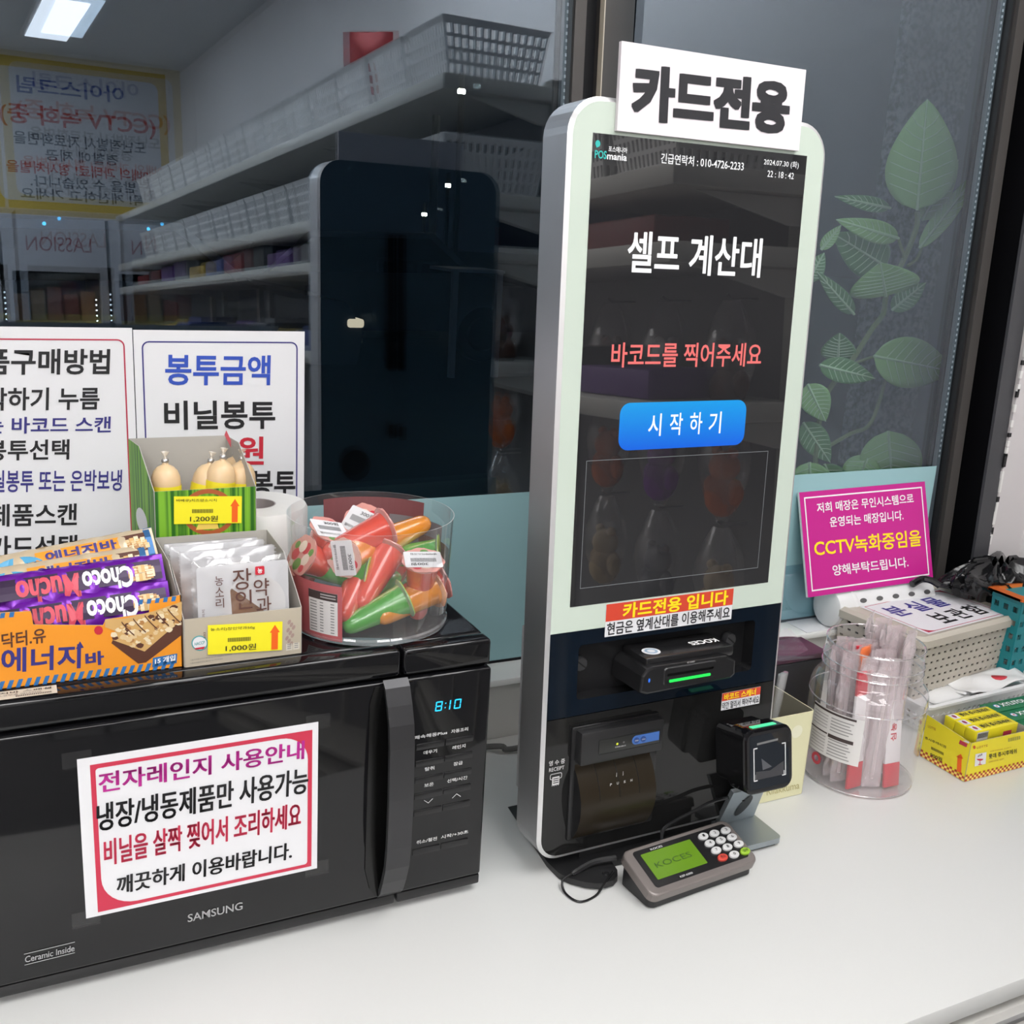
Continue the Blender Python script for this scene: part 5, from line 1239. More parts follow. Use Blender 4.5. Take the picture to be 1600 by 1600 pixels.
# the rest of the yellow carton is filled with flat packs lying below
grn = mat('gum_green', (.015, .17, .07), .35); grn2 = mat('gum_green_light', (.03, .26, .12), .35)
hx, hy = .776, .030
hb = thing('xylitol_carton', (.85, .06, 0), 'green open carton of xylitol gum at the right edge', 'carton')
m = M(); m.box(hx, hx+.12, hy-.034, hy-.0334, .0005, .036, grn2); m.box(hx, hx+.0006, hy-.034, hy+.060, .0005, .036, grn); m.box(hx+.1194, hx+.12, hy-.034, hy+.060, .0005, .036, grn); m.box(hx, hx+.12, hy+.0594, hy+.060, .0005, .036, grn); m.box(hx, hx+.12, hy-.034, hy+.060, .0004, .001, grn); m.build('carton', hb)
for k in range(3):
    x0 = hx+.0012; y0 = hy-.032+k*.030
    m = M(); m.box(x0+.001, x0+.112, y0, y0+.028, .020, .050, grn, .0015); zt = .0503
    m.lathe([(0, zt+.0002), (.0042, zt+.0002)], ink_w, x0+.022, y0+.014, 18); m.lathe([(.0042, zt+.0002), (.0056, zt+.0002)], mat('ring_blue', (.05, .2, .45), .4), x0+.022, y0+.014, 18); m.lathe([(0, zt+.0004), (.0016, zt+.0004)], ink_r, x0+.022, y0+.014, 12)
    m.text('XYLITOL', ink_w, (x0+.030, y0+.009, zt), (x0+.085, y0+.009, zt), (x0+.030, y0+.019, zt), .03)
    if k == 0:
        m.box(x0+.004, x0+.024, y0-.0004, y0, .024, .044, mat('barcode_white', (.68, .66, .56), .5))
        for q in range(10): m.box(x0+.006+q*.0017, x0+.0069+q*.0017, y0-.0006, y0-.0003, .030, .042, ink_k)
    tag(m.build('gum_pack'), ['green xylitol gum pack nearest in the green carton', 'green xylitol gum pack lying second in the green carton', 'green xylitol gum pack farthest back by the white basket'][k], 'gum', 'gum packs in the green carton')

# jar of wrapped cutlery
JX, JY = .5185, .0621
jr = thing('plastic_jar', (JX, JY, 0), 'wide clear plastic jar stuffed with wrapped chopsticks and forks', 'jar')
jm = thin('jar_plastic', .055, diff=.06, edge=.85, power=3, tcol=(.97, .95, .96))
m = M(); prof = [(0, .0012), (.066, .0012), (.073, .003), (.0755, .010), (.0765, .115), (.0772, .118), (.0768, .130), (.0740, .139), (.0680, .146), (.0650, .151), (.0645, .160), (.0658, .1615), (.0645, .163), (.0642, .171), (.0655, .1725), (.0642, .174), (.0635, .190), (.0640, .1945), (.0625, .196), (.0615, .194)]
m.lathe(prof, jm, JX, JY, 56); m.build('jar', jr)
m = M(); gl = thin('jar_edge', .30, diff=.25, dcol=(.8, .78, .78), edge=.6, power=2)
for r_1, z in ((.0636, .1945), (.0652, .1722), (.0655, .1612), (.0770, .118), (.0735, .0035)): m = M(); m.tube([(JX+r_1*cos(2*pi*i/48), JY+r_1*sin(2*pi*i/48), z) for i in range(49)], .0009, gl, 6, False); m.build('moulded_ring', jr)
m = M()
def jp(a, z, e=.001): return (JX+(.0758+e)*cos(a), JY+(.0758+e)*sin(a), z)
def jang(px, z=.07):
    best = None
    for k in range(360):
        a = -pi+k*pi/360*1.1; P = Vector(jp(a, z))-C; x = 800+F*P.dot(_r2)/P.dot(_fw)
        if best is None or abs(x-px) < best[0]: best = (abs(x-px), a)
    return best[1]
j0, j1 = jang(1262)-.25, jang(1345)
def jpatch(u0, u1, z0, z1, mt, e=.001, n=12):
    vs = [jp(j0+(j1-j0)*(u0+(u1-u0)*i/n), z, e) for z in (z0, z1) for i in range(n+1)]
    m.add(vs, [(i, i+1, n+2+i, n+1+i) for i in range(n)], mt)
jpatch(0, 1, .046, .112, mat('label_white', (.68, .66, .65), .5), .001)
jpatch(.0, .87, .1075, .1105, mat('label_dark', (.05, .035, .035), .5), .0013); jpatch(.42, .87, .0745, .0795, mat('label_dark', (.05, .035, .035), .5), .0013); jpatch(0, .40, .077, .079, mat('label_dark', (.05, .035, .035), .5), .0013)
for k in range(13):
    z = .050+.0043*k
    if .072 < z < .081: continue
    jpatch(.44, .84-.03*(k % 3), z, z+.0016, mat('label_grey2', (.30, .29, .29), .5), .0013); jpatch(.05, .38, z, z+.0014, mat('label_grey', (.4, .38, .38), .5), .0013, 5)
m.lathe([(.0042, 0), (.0085, 0)], mat('seal_red', (.5, .06, .08), .5), n=18, xf=Matrix.Translation(jp(jang(1263), .036)) @ Matrix.Rotation(jang(1263), 4, 'Z') @ Matrix.Rotation(radians(90), 4, 'Y'))
m.build('paper_label', jr)
wrapm = thin('wrapper_film', .10, diff=.30, dcol=(.86, .80, .81), edge=.5, tcol=(.95, .90, .91)); stick = mat('fork_plastic', (.72, .66, .66), .3)
redp = mat('wrapper_red', (.58, .03, .05), .4); whp = mat('wrapper_white', (.76, .74, .74), .45); orp = mat('wrapper_orange', (.85, .20, .06), .4)
def packet(L_, kind):
    r_ = thing('wrapped_cutlery', (0, 0, 0), 'x', 'cutlery', 'wrapped cutlery in the jar')
    if kind == 'clear':
        m = M(); w = .0125
        m.grid(lambda u, v: (w*cos(2*pi*u)*(1+.06*sin(v*30)), .0048*sin(2*pi*u)*(1 if .06 < v < .94 else .2)+.0008*sin(v*41+u*7), v*L_), 12, 18, wrapm); m.build('film', r_)
        m = M(); m.tube([(0, 0, .012), (0, 0, L_*.5), (0, 0, L_-.03)], [.0024, .002, .0028], stick, 6)
        m.grid(lambda u, v: ((u-.5)*.015*sin(pi*(.15+.8*v)), .0025*((u-.5)**2*8), L_-.034+v*.024), 6, 6, stick); m.build('fork', r_)
    else:
        m = M(); w = .013; c0, c1 = (redp, whp) if kind == 'red' else ((whp, redp) if kind == 'white' else (orp, whp))
        def seg(z0, z1, mt): m.box(-w, w, -.0022, .0022, z0, z1, mt, .001)
        seg(0, L_*.22, c0 if kind != 'white' else redp); seg(L_*.22, L_*.80, whp); seg(L_*.80, L_, c0)
        if kind != 'orange':
            for q, t in enumerate(('농', '심')): m.text(t, redp, (-.006, -.0024, L_*.55-q*.016), (-.006, -.0024, L_*.55-q*.016+.012), (-.006-.0, -.0024, L_*.55-q*.016), .01) if False else m.text(t, redp, (.004, -.0024, L_*.52-q*.014), (.004, -.0024, L_*.52-q*.014+.011), (-.006, -.0024, L_*.52-q*.014), .02)
        m.build('paper_wrap', r_)
    return r_
PK = {}
rnd = random.Random(11)
items = [('red', -.040, -.036, .165, 'red-topped paper wrap of chopsticks leaning at the left wall of the jar', .05, .06), ('white', .012, -.052, .150, 'white paper wrap with red ends leaning in the front of the jar', .35, -.02),
         ('orange', .020, -.044, .145, 'orange-edged paper wrap standing beside the white paper wrap', .28, 0), ('red', .0, .015, .178, 'red paper wrap standing tallest in the middle of the jar', .03, .03), ('orange', -.008, .0, .182, 'orange-tipped paper wrap in the middle of the jar', -.05, .02)]
names = ['front', 'back']
for i in range(34):
    a = i*2.4; r = .010+.043*((i*7) % 11)/11
    x, y = r*cos(a), r*sin(a)
    L_ = .172+.018*((i*3) % 5)/5
    lab_ = 'clear wrapped plastic fork standing in the jar of cutlery'
    if x > .018: L_ += .028; 
    items.append(('clear', x, y, L_, lab_, .10*((i*5) % 7-3)/3, .08*((i*3) % 7-3)/3))
for kd, x, y, L_, lab_, lx, ly in items:
    key = (kd, round(L_, 2) if kd == 'clear' else L_)
    if key not in PK: PK[key] = packet(L_, kd); o = PK[key]
    else: o = copy_tree(PK[key])
    # keep every packet within the jar: foot and neck inside the wall
    foot = Vector((x, y, .004)); top = foot+Vector((lx*L_, ly*L_, L_))
    rr = Vector((foot.x, foot.y)).length
    if rr > .055: foot.x *= .055/rr; foot.y *= .055/rr
    neck = foot.lerp(top, min(1, .16/L_)); nr = Vector((neck.x, neck.y)).length
    if nr > .047: 
        s = .047/nr; d2 = Vector((neck.x*s-foot.x, neck.y*s-foot.y, neck.z-foot.z)); top = foot+d2.normalized()*L_
    ax = (top-foot).normalized()
    place(o, frame_axes(foot+Vector((JX, JY, 0)), Vector((cos(rnd.random()*.8-.1), sin(rnd.random()-.5), 0)), ax)); o['label'] = lab_

# bin with a black bag, teal basket
bb_ = thing('lined_bin', (1.02, .26, 0), 'grey bin with a black plastic bag over its rim in the window corner', 'bin')
q0 = at(1541, 960, 1, .225)
m = M(); m.box(.978, 1.095, .225, .310, .0005, .170, mat('bin_grey', (.46, .46, .45), .45), .004); m.build('bin', bb_)
bag = mat('black_bag', (.006, .006, .007), .16, bump=.0)
m = M(); rr = random.Random(2); 
def bagf(u, v):
    a = 2*pi*u; k = sin(pi*v); cx, cy = 1.015, .262
    fold = 1+.10*sin(a*5+v*3)+.07*sin(a*11+v*9)+.04*sin(a*17-v*14)
    rx, ry = .122*fold, .058*fold
    g = .25+.75*k**.6
    return (cx+rx*g*cos(a)-.03*(v-.5), min(.318, cy+ry*g*sin(a)), .138+.062*v+.012*sin(a*3+v*5)*k+.006*sin(a*13+v*7))
m.grid(bagf, 80, 16, bag); m.build('bin_bag', bb_)
m = M(); m.tube(smooth_path([at(1425, 913, 1, .30), at(1440, 905, 1, .30), at(1455, 907, 1, .29), at(1468, 915, 1, .28)]), .006, bag, 8); m.build('bag_tie', bb_)
teal = mat('teal_plastic', (.01, .22, .25), .4); ora = mat('orange_plastic', (.85, .20, .03), .35)
tb = thing('teal_basket', (1.06, .19, 0), 'teal perforated basket with an orange rim at the right edge', 'basket')
tt1 = at(1594, 937, 1, .165); tx = tt1.x
m = M(); tw = .10; X1 = min(tx+tw, XR-.004)
m.perf((tx+.004, .165, .006), (X1, .165, .006), (X1, .160, tt1.z-.008), (tx, .160, tt1.z-.008), 6, 7, .5, .42, teal)
m.perf((tx+.004, .165, .006), (tx+.004, .21, .006), (tx, .215, tt1.z-.008), (tx, .160, tt1.z-.008), 3, 7, .5, .42, teal); m.perf((tx+.004, .21, .006), (X1, .21, .006), (X1, .215, tt1.z-.008), (tx, .215, tt1.z-.008), 6, 7, .5, .42, teal); m.box(tx+.004, X1, .165, .21, .001, .006, teal); m.build('basket', tb, .002)
m = M(); m.box(tx-.0005, X1, .159, .2165, tt1.z-.010, tt1.z, teal); m.build('band', tb)
m = M(); o1 = rrect(tx-.010, X1, .153, .2225, .004, 3); o2 = rrect(tx+.004, X1-.004, .164, .211, .003, 3)
for z_1, z_2, A_, B_ in ((tt1.z, tt1.z+.004, o1, o1), (tt1.z+.004, tt1.z+.006, o1, o2), (tt1.z+.006, tt1.z-.004, o2, o2)): m.frame([(x, y, z_1) for x, y in A_], [(x, y, z_2) for x, y in B_], ora); m.build('rim', tb)

# ================================================================ OUTSIDE THE WINDOW
asph = mat('asphalt', (.05, .05, .055), .8, noise=.3, nscale=4)
m = M(); m.box(-25, 40, .46, 60, FLOOR-.15, FLOOR-.02, asph); tag(m.build('street'), kind='structure')
# pebble-dashed pillar behind the plant
peb = bpy.data.materials.new('pebbledash'); peb.use_nodes = True; nt = peb.node_tree; b_ = nt.nodes['Principled BSDF']; b_.inputs['Roughness'].default_value = .9
tc = nt.nodes.new('ShaderNodeTexCoord'); nz = nt.nodes.new('ShaderNodeTexNoise'); nz.inputs['Scale'].default_value = 90; nz.inputs['Detail'].default_value = 3
cr = nt.nodes.new('ShaderNodeValToRGB'); cr.color_ramp.elements[0].position = .38; cr.color_ramp.elements[0].color = (.08, .085, .09, 1); cr.color_ramp.elements[1].position = .62; cr.color_ramp.elements[1].color = (.26, .27, .28, 1)
nt.links.new(tc.outputs['Object'], nz.inputs['Vector']); nt.links.new(nz.outputs['Fac'], cr.inputs[0]); nt.links.new(cr.outputs[0], b_.inputs['Base Color'])
x0, x1 = at(1398, 200, 1, .95).x, at(1502, 200, 1, .95).x
m = M(); m.box(x0, x1, .95, .98, FLOOR-.02, 2.4, peb); m.box(x1, x1+.5, .965, .98, FLOOR-.02, 2.4, mat('outer_wall', (.12, .12, .14), .8)); struct(m.build('wall_outer'))
# rubber plant
LY = .60
pl = thing('rubber_plant', (1.2, LY, FLOOR), 'green rubber plant in a pot outside the right window', 'plant')
leafm = mat('leaf_green', (.40, .62, .20), .35, noise=.2, nscale=14); veinm = mat('leaf_vein', (.62, .76, .44), .4); leafm2 = mat('leaf_dark', (.18, .36, .11), .35, noise=.2, nscale=18)
def leaf(b, t, hw, dy=0., dark=False, bend=0.):
    B, T = at(*b, 1, LY+dy), at(*t, 1, LY+dy-.02); ax = T-B; L_ = ax.length; ax.normalize(); vv = (C-B).normalized(); sd = ax.cross(vv).normalized(); nn_ = sd.cross(ax)
    dist = (B-C).length; w = hw*dist/F
    def fn(u, v):
        s = math.sin(pi*min(1, v**.80))**.75*(1-.25*v) if 0 < v < 1 else 0; k = (u-.5)*2
        return B+ax*L_*v+sd*(k*w*s*1.15)+nn_*(abs(k)*.14*w*s+.03*L_*sin(pi*v))
    m = M(); m.grid(fn, 8, 18, leafm2 if dark else leafm)
    m.tube([fn(.5, i/10)+nn_*.0015 for i in range(11)], [.0026*(1-.07*i) for i in range(11)], veinm, 5)
    for i in range(1, 8):
        for sg in (.06, .94):
            v0 = .04+.10*i; m.tube([fn(.5, v0)+nn_*.0008, fn(.5+(sg-.5)*.5, min(.98, v0+.055))+nn_*.0008, fn(sg, min(.99, v0+.12))+nn_*.0008], [.0008, .0006, .0003], veinm, 4)
    m.build('leaf', pl, .0008)
LV = [((1433, 328), (1449, 155), 45, 0, 0), ((1440, 345), (1497, 250), 17, .04, 0), ((1436, 388), (1534, 263), 13, .0, 0), ((1403, 372), (1306, 343), 15, 0, 0), ((1384, 416), (1302, 365), 29, .03, 1), ((1390, 325), (1304, 307), 10, .06, 1),
      ((1384, 462), (1376, 411), 46, -.02, 0), ((1393, 485), (1446, 442), 15, .04, 1), ((1283, 390), (1314, 352), 9, .02, 0), ((1365, 556), (1487, 580), 36, -.02, 0), ((1309, 564), (1312, 520), 24, .04, 1), ((1280, 570), (1366, 591), 18, 0, 1),
      ((1262, 600), (1290, 658), 22, 0, 0), ((1255, 660), (1297, 722), 20, .02, 1), ((1388, 673), (1397, 790), 42, -.02, 0), ((1357, 712), (1328, 785), 27, 0, 0), ((1265, 722), (1268, 790), 28, 0, 0), ((1288, 725), (1320, 790), 22, .03, 1), ((1334, 490), (1276, 424), 12, 0, 1), ((1262, 440), (1288, 395), 14, .03, 1)]
for b, t, hw, dy, dk_ in LV: leaf(b, t, hw, dy, dk_)
m = M(); st_ = mat('plant_stem', (.20, .24, .09), .5)
m.tube(smooth_path([at(*p, 1, LY+.01) for p in ((1433, 330), (1432, 355), (1415, 400), (1386, 458), (1380, 490), (1362, 515), (1330, 565), (1290, 620), (1275, 700), (1270, 800))]+[Vector((.93, LY+.03, -.3))]), .0055, st_, 6)
m.tube(smooth_path([at(*p, 1, LY+.01) for p in ((1386, 585), (1361, 660), (1328, 678), (1290, 700))]), .004, st_, 6); m.tube(smooth_path([at(*p, 1, LY) for p in ((1366, 557), (1335, 568), (1320, 580))]), .003, st_, 6)
m.tube(smooth_path([at(*p, 1, LY) for p in ((1440, 387), (1432, 405), (1418, 415))]), .003, st_, 6); m.tube(smooth_path([at(*p, 1, LY) for p in ((1403, 372), (1412, 398), (1410, 405))]), .003, st_, 6)
m.build('stem', pl)
m = M(); m.lathe([(0, FLOOR-.02), (.11, FLOOR-.02), (.15, FLOOR+.42), (.155, FLOOR+.45), (.135, FLOOR+.45), (.13, FLOOR+.40), (0, FLOOR+.40)], mat('pot_grey', (.10, .10, .10), .6), .93, LY+.09, 28); m.build('pot', pl)
# street furniture seen dimly: lamps, a railing, cars, a bus shelter frame
def lamp_post(hx_, hy_, D_, label, r=.10, arm=None, power=60):
    H = at(hx_, hy_, 1, D_); base = Vector((H.x if arm is None else at(arm, hy_, 1, D_).x, D_, FLOOR-.02))
    t_ = thing('street_lamp', base, label, 'street lamp')
    m = M(); m.tube([base, Vector((base.x, D_, H.z+.25))]+([Vector((H.x, D_, H.z+.12))] if arm is not None else []), .05, mat('post_dark', (.02, .02, .02), .5), 8); m.build('post', t_)
    m = M(); m.ball(H, r, mat('street_light', (0, 0, 0), .3, emit=(1, .92, .72), es=power), 14, 8); m.build('lamp', t_)
lamp_post(721, 143, 14.5, 'bright street lamp, largest of three across the street', .06)
q = at(682, 180, 1, 13.6); m = M(); m.tube([(q.x, 13.6, FLOOR-.02), (q.x, 13.6, q.z)], .06, mat('pale_post', (.60, .55, .48), .5), 8); tag(m.build('pole'), 'tall pale pole across the street, left of the bright street lamp', 'pole')
lamp_post(700, 290, 20, 'small distant street lamp, upper of two right of the pale post', .06)
lamp_post(663, 335, 22, 'small distant street lamp, lower left of the pale post', .06)
rl = thing('guard_rail', (at(640, 490, 1, 12).x, 12, FLOOR), 'low roadside guard rail across the street', 'guard rail')
z1_ = at(640, 490, 1, 12).z; z2_ = at(640, 505, 1, 12).z
m = M(); m.box(-8, 4.2, 11.95, 12.0, z2_-.05, z1_, mat('rail_ochre', (.30, .27, .18), .5)); m.build('beam', rl)
for k in range(9): 
    m = M(); m.box(-7.6+k*1.4, -7.5+k*1.4, 12.0, 12.08, FLOOR-.02, z1_+.05, mat('post_grey', (.35, .33, .30), .5)); m.build('post', rl)
m = M(); m.box(-9, 5, 12.6, 13.0, FLOOR-.02, at(640, 460, 1, 12.6).z, mat('roadside_wall', (.20, .19, .17), .8)); struct(m.build('wall_roadside'))
def car(x, y, s, col, label, lamps):
    t_ = thing('car', (x, y, FLOOR-.02), label, 'car'); z = FLOOR-.02
    m = M(); P_ = [(-2.1, .35), (-2.1, .75), (-1.9, .88), (-1.2, .92), (-.7, 1.38), (.7, 1.42), (1.25, .98), (2.0, .86), (2.15, .62), (2.1, .35)]
    m.prism([(x+s*a, z+b) for a, b in P_], y, y+1.7, mat('car_paint_'+label[:5], col, .25, .3)); m.build('body', t_)
    m = M(); Q = [(-1.12, .95), (-.66, 1.32), (.66, 1.36), (1.12, 1.0)]; m.prism([(x+s*a, z+b) for a, b in Q], y-.012, y-.002, mat('car_glass', (.01, .012, .016), .05)); m.build('side_window', t_)
    for wx in (-1.35, 1.35):
        m = M(); m.lathe([(0, 0), (.18, 0), (.20, .02), (.31, .02), (.32, .10), (.32, .20)], mat('tyre', (.012, .012, .012), .7), n=24, xf=Matrix.Translation((x+s*wx, y-.03, z+.32)) @ Matrix.Rotation(radians(-90), 4, 'X')); m.build('wheel', t_)
    for (px_, pz_, em_, n_) in lamps:
        m = M(); m.box(x+s*px_-.07, x+s*px_+.07, y-.03, y+.15, z+pz_-.035, z+pz_+.035, em_, .02); m.build(n_, t_)
hl = mat('head_lamp', (0, 0, 0), .3, emit=(1, .80, .55), es=1.0); rlm = mat('tail_lamp', (0, 0, 0), .3, emit=(1, .03, .02), es=7)
p1 = at(550, 505, 1, 7.5); car(p1.x-2.05, 7.5, 1, (.10, .12, .16), 'grey car with its head lamp on, parked across the street', [(2.08, p1.z-FLOOR+.02, hl, 'head_lamp')])
p2 = at(290, 471, 1, 10.0); car(p2.x+2.0, 10.2, 1, (.16, .16, .18), 'pale car with red tail lamps, left of the grey car', [(-2.02, p2.z-FLOOR+.02, rlm, 'tail_lamp')])
sh0 = at(706, 420, 1, 9); sh1 = at(790, 416, 1, 9)
bs = thing('bus_shelter', (sh0.x, 9, FLOOR), 'pale framed shelter standing across the street', 'shelter')
m = M(); m.box(sh0.x, sh1.x, 9, 9.6, sh0.z-.03, sh0.z, mat('shelter_frame', (.45, .50, .60), .4)); m.build('roof', bs)
for x in (sh0.x+.05, sh1.x-.05):
    m = M(); m.box(x-.03, x+.03, 9, 9.06, FLOOR-.02, sh0.z-.03, mat('shelter_frame', (.45, .50, .60), .4)); m.build('post', bs)

# ================================================================ THE SHOP BEHIND THE CAMERA (shows in the glass and on the screen)
def light_panel(x, y, w, l, label, es=None):
    t_ = thing('ceiling_light', (x, y, CEIL-.03), label, 'ceiling light', 'ceiling panels of the shop')
    m = M(); m.box(x-w/2-.02, x+w/2+.02, y-l/2-.02, y+l/2+.02, CEIL-.022, CEIL, white_pl); m.build('frame', t_)
    m = M(); m.box(x-w/2, x+w/2, y-l/2, y+l/2, CEIL-.028, CEIL-.0222, mat('panel_light' if es is None else 'panel_light_far', (.8, .8, .8), .5, emit=(1, .99, .985) if es is None else (.92, .95, 1), es=es or LAMP)); m.build('diffuser', t_)
for x, y, w, l, lab_, es in ((.27, -4.45, .21, .80, 'small ceiling panel by the poster wall', 6.5), (-.15, -2.8, .60, 1.2, 'ceiling panel in the middle of the shop', None), (.02, -1.05, .60, 1.2, 'ceiling panel above the counter aisle', None), (-1.55, -4.2, .90, 2.0, 'added unseen ceiling panel brightening the poster wall, left row', None), (-.80, -4.4, .60, 1.6, 'added unseen ceiling panel left of the small one, brightening the poster wall', None), (-2.6, -4.2, .90, 2.0, 'added unseen ceiling panel by the far left corner', None),  # left panels by the poster wall are unseen, added to brighten it
                         (-1.4, -2.8, .60, 1.2, 'ceiling panel in the middle of the shop, left row', None), (-1.5, -1.35, .60, 1.2, 'ceiling panel left of the counter aisle', None), (.70, -.90, .62, 1.4, 'added unseen ceiling panel brightening the right of the counter', None)):  # the right panel is unseen, added for more light on that side
    light_panel(x, y, w, l, lab_, es)
# gondola with baskets
ZT = mir(693, 112, 1, -.50).z; Z2 = mir(800, 304, 1, -.50).z
shelf_m = mat('shelf_white', (.55, .54, .50), .4)
gd = thing('gondola_shelf', (.66, -3, FLOOR), 'long white shelving unit with rows of white baskets', 'shelf')
GXa, GXb, GYa, GYb = .500, .815, -.50, -4.4
Z3 = mir(400, 421, 0, .500).z; Z4 = Z3-.27
for z in (ZT, Z2, Z3, Z4, -.48):
    m = M(); m.box(GXa, GXb, GYb, GYa, z-.035, z, shelf_m, .003); m.build('shelf', gd)
    for k in range(5):
        y = GYa-.02-k*.9; m = M(); m.prism([(GXa+.06, z-.037), (GXb, z-.037), (GXb, z-.085), (GXb-.05, z-.085)], y, y-.004, shelf_m); m.build('bracket', gd)
m = M(); m.box(GXb, GXb+.04, GYb, GYa, FLOOR, ZT+.02, mat('pegboard', (.20, .20, .20), .5)); m.build('back_panel', gd)
m = M(); m.box(GXa-.02, GXb, GYb, GYa, FLOOR, FLOOR+.15, shelf_m); m.build('base', gd)
for k in range(5):
    m = M(); m.box(GXb-.02, GXb+.06, GYa-.01-k*.78, GYa-.05-k*.78, FLOOR, ZT+.02, shelf_m); m.build('upright', gd)
wb_proto = None
def shelf_basket(loc):
    global wb_proto
    if wb_proto is None:
        wb_proto = thing('shelf_basket', (0, 0, 0), 'white perforated basket in the rows on the shelving unit', 'basket', 'white baskets on the shelving unit')
        m = M(); w, d, h = .138, .10, .125
        for i in range(4):
            (a, b), (c, e_) = C4[i], C4[(i+1) % 4]
            m.perf((a*w*.86, b*d*.86, .004), (c*w*.86, e_*d*.86, .004), (c*w, e_*d, h-.012), (a*w, b*d, h-.012), 14, 4, .5, .72, white_pl)
            m.add([(a*w, b*d, h-.012), (c*w, e_*d, h-.012), (c*(w+.006), e_*(d+.006), h), (a*(w+.006), b*(d+.006), h)], [(0, 1, 2, 3)], white_pl)
        m.prism(rrect(-w*.86, w*.86, -d*.86, d*.86, .01, 3), .001, .004, white_pl, ax=2); m.build('basket', wb_proto, .003)
        o = wb_proto
    else: o = copy_tree(wb_proto)
    o.location = loc
for z in (ZT, Z2):
    for k in range(15): shelf_basket((GXa+.148, GYa-.115-k*.222, z))
rnd = random.Random(9)
pcols = [('dark red', (.35, .03, .03)), ('blue', (.04, .08, .35)), ('purple', (.18, .05, .40)), ('pink', (.55, .20, .25)), ('teal', (.05, .25, .30)), ('orange', (.60, .22, .05))]
def snack_bag(loc, rot, cn, col, where):
    m = M(Matrix.Translation(loc) @ Matrix.Rotation(rot, 4, 'Z'))
    m.grid(lambda u, v: ((u-.5)*.14, -.025*sin(pi*v)*sin(pi*u)+.004*sin(u*17), v*.17), 8, 8, mat('bag_'+cn.replace(' ', '_'), col, .25, .2)); m.grid(lambda u, v: ((.5-u)*.14, .025*sin(pi*v)*sin(pi*u), v*.17), 8, 8, mat('bag_'+cn.replace(' ', '_'), col, .25, .2))
    tag(m.build('snack_bag'), cn+' snack bag '+where, 'snack bag', 'snack bags on the shelves')
bagq = mir(575, 70, 0, .60)
snack_bag((.60, bagq.y, ZT+.07), .6, 'dark red', (.35, .03, .03), 'sticking out of a basket on the top shelf'); None
rnd = random.Random(21)
for lev, zz in enumerate((Z3, Z4)):
    for k in range(13):
        cn, col = [('dark red', (.22, .02, .02)), ('black', (.02, .02, .02)), ('purple', (.10, .03, .20)), ('grey', (.12, .12, .13)), ('yellow', (.45, .30, .04)), ('blue', (.03, .05, .2))][(k*5+lev*2) % 6]
        y = -.62-k*.275; h = .055+.035*((k*3) % 4)/3
        m = M(); m.box(.55, .72, y-.24, y, zz+.001, zz+h, mat('goods_'+cn.replace(' ', '_'), col, .5), .006)
        tag(m.build('snack_carton'), f'{cn} snack carton on the {["third", "fourth"][lev]} shelf, {k+1}{"st" if k == 0 else "nd" if k == 1 else "rd" if k == 2 else "th"} from the window end', 'carton', 'snack cartons on the shelving unit')
# small toys in clear bags hanging on the back panel under the second shelf
tcol = [('brown', (.12, .05, .03)), ('orange', (.65, .16, .04)), ('cream', (.55, .42, .25)), ('white', (.6, .6, .6)), ('purple', (.25, .05, .40)), ('grey', (.2, .2, .22))]
tbag = thin('toy_bag', .10, diff=.06, edge=.5)
def toy(loc, cn, col, lab_, face):
    t_ = thing('hanging_toy', loc, lab_, 'toy', 'bagged toys hanging on hooks'); X_ = Matrix.Translation(loc)
    mt = mat('plush_'+cn, col, .9, bump=.5, nscale=80)
    m = M(X_); m.ball((0, 0, -.16), .038, mt, 14, 8, (1, .8, 1.1)); m.ball((0, 0, -.105), .030, mt, 14, 8); m.ball((.0, .022, -.078), .011, mt, 8, 6); m.ball((.0, -.022, -.078), .011, mt, 8, 6); m.ball((0, .035, -.15), .016, mt, 8, 6, (1, 1, 1.6)); m.ball((0, -.035, -.15), .016, mt, 8, 6, (1, 1, 1.6)); m.build('plush', t_)
    m = M(X_); m.grid(lambda u, v: (.045*cos(2*pi*u)*sin(pi*(.1+.85*v)), .055*sin(2*pi*u)*sin(pi*(.1+.85*v))+.004*sin(u*40+v*9), -.21*v), 14, 8, tbag); m.build('bag', t_)
    m = M(X_); m.tube([(face*.06, 0, .004), (0, 0, .004), (-face*.012, 0, .012)], .0022, silver, 6); m.build('hook', t_)
k = 0
for y in (-.60, -.80, -1.0, -1.22):
    for z in (.66, .44, .20):
        cn, col = tcol[k % 6]; toy((GXb-.10, y, z+.02*(k % 3)), cn, col, f'{cn} bagged toy on the shelving unit, {["upper", "middle", "lower"][k % 3]} row, {["first", "second", "third", "fourth"][k//3]} from the end', 1); k += 1
for y in (-.62, -.78, -.95):
    for z in (.72, .45, .22):
        cn, col = tcol[(k+2) % 6]; toy((XR-.09, y, z), cn, col, f'{cn} bagged toy on the side wall, {["upper", "middle", "lower"][k % 3]} row, {["first", "second", "third"][(k-12)//3]} from the window', 1); k += 1
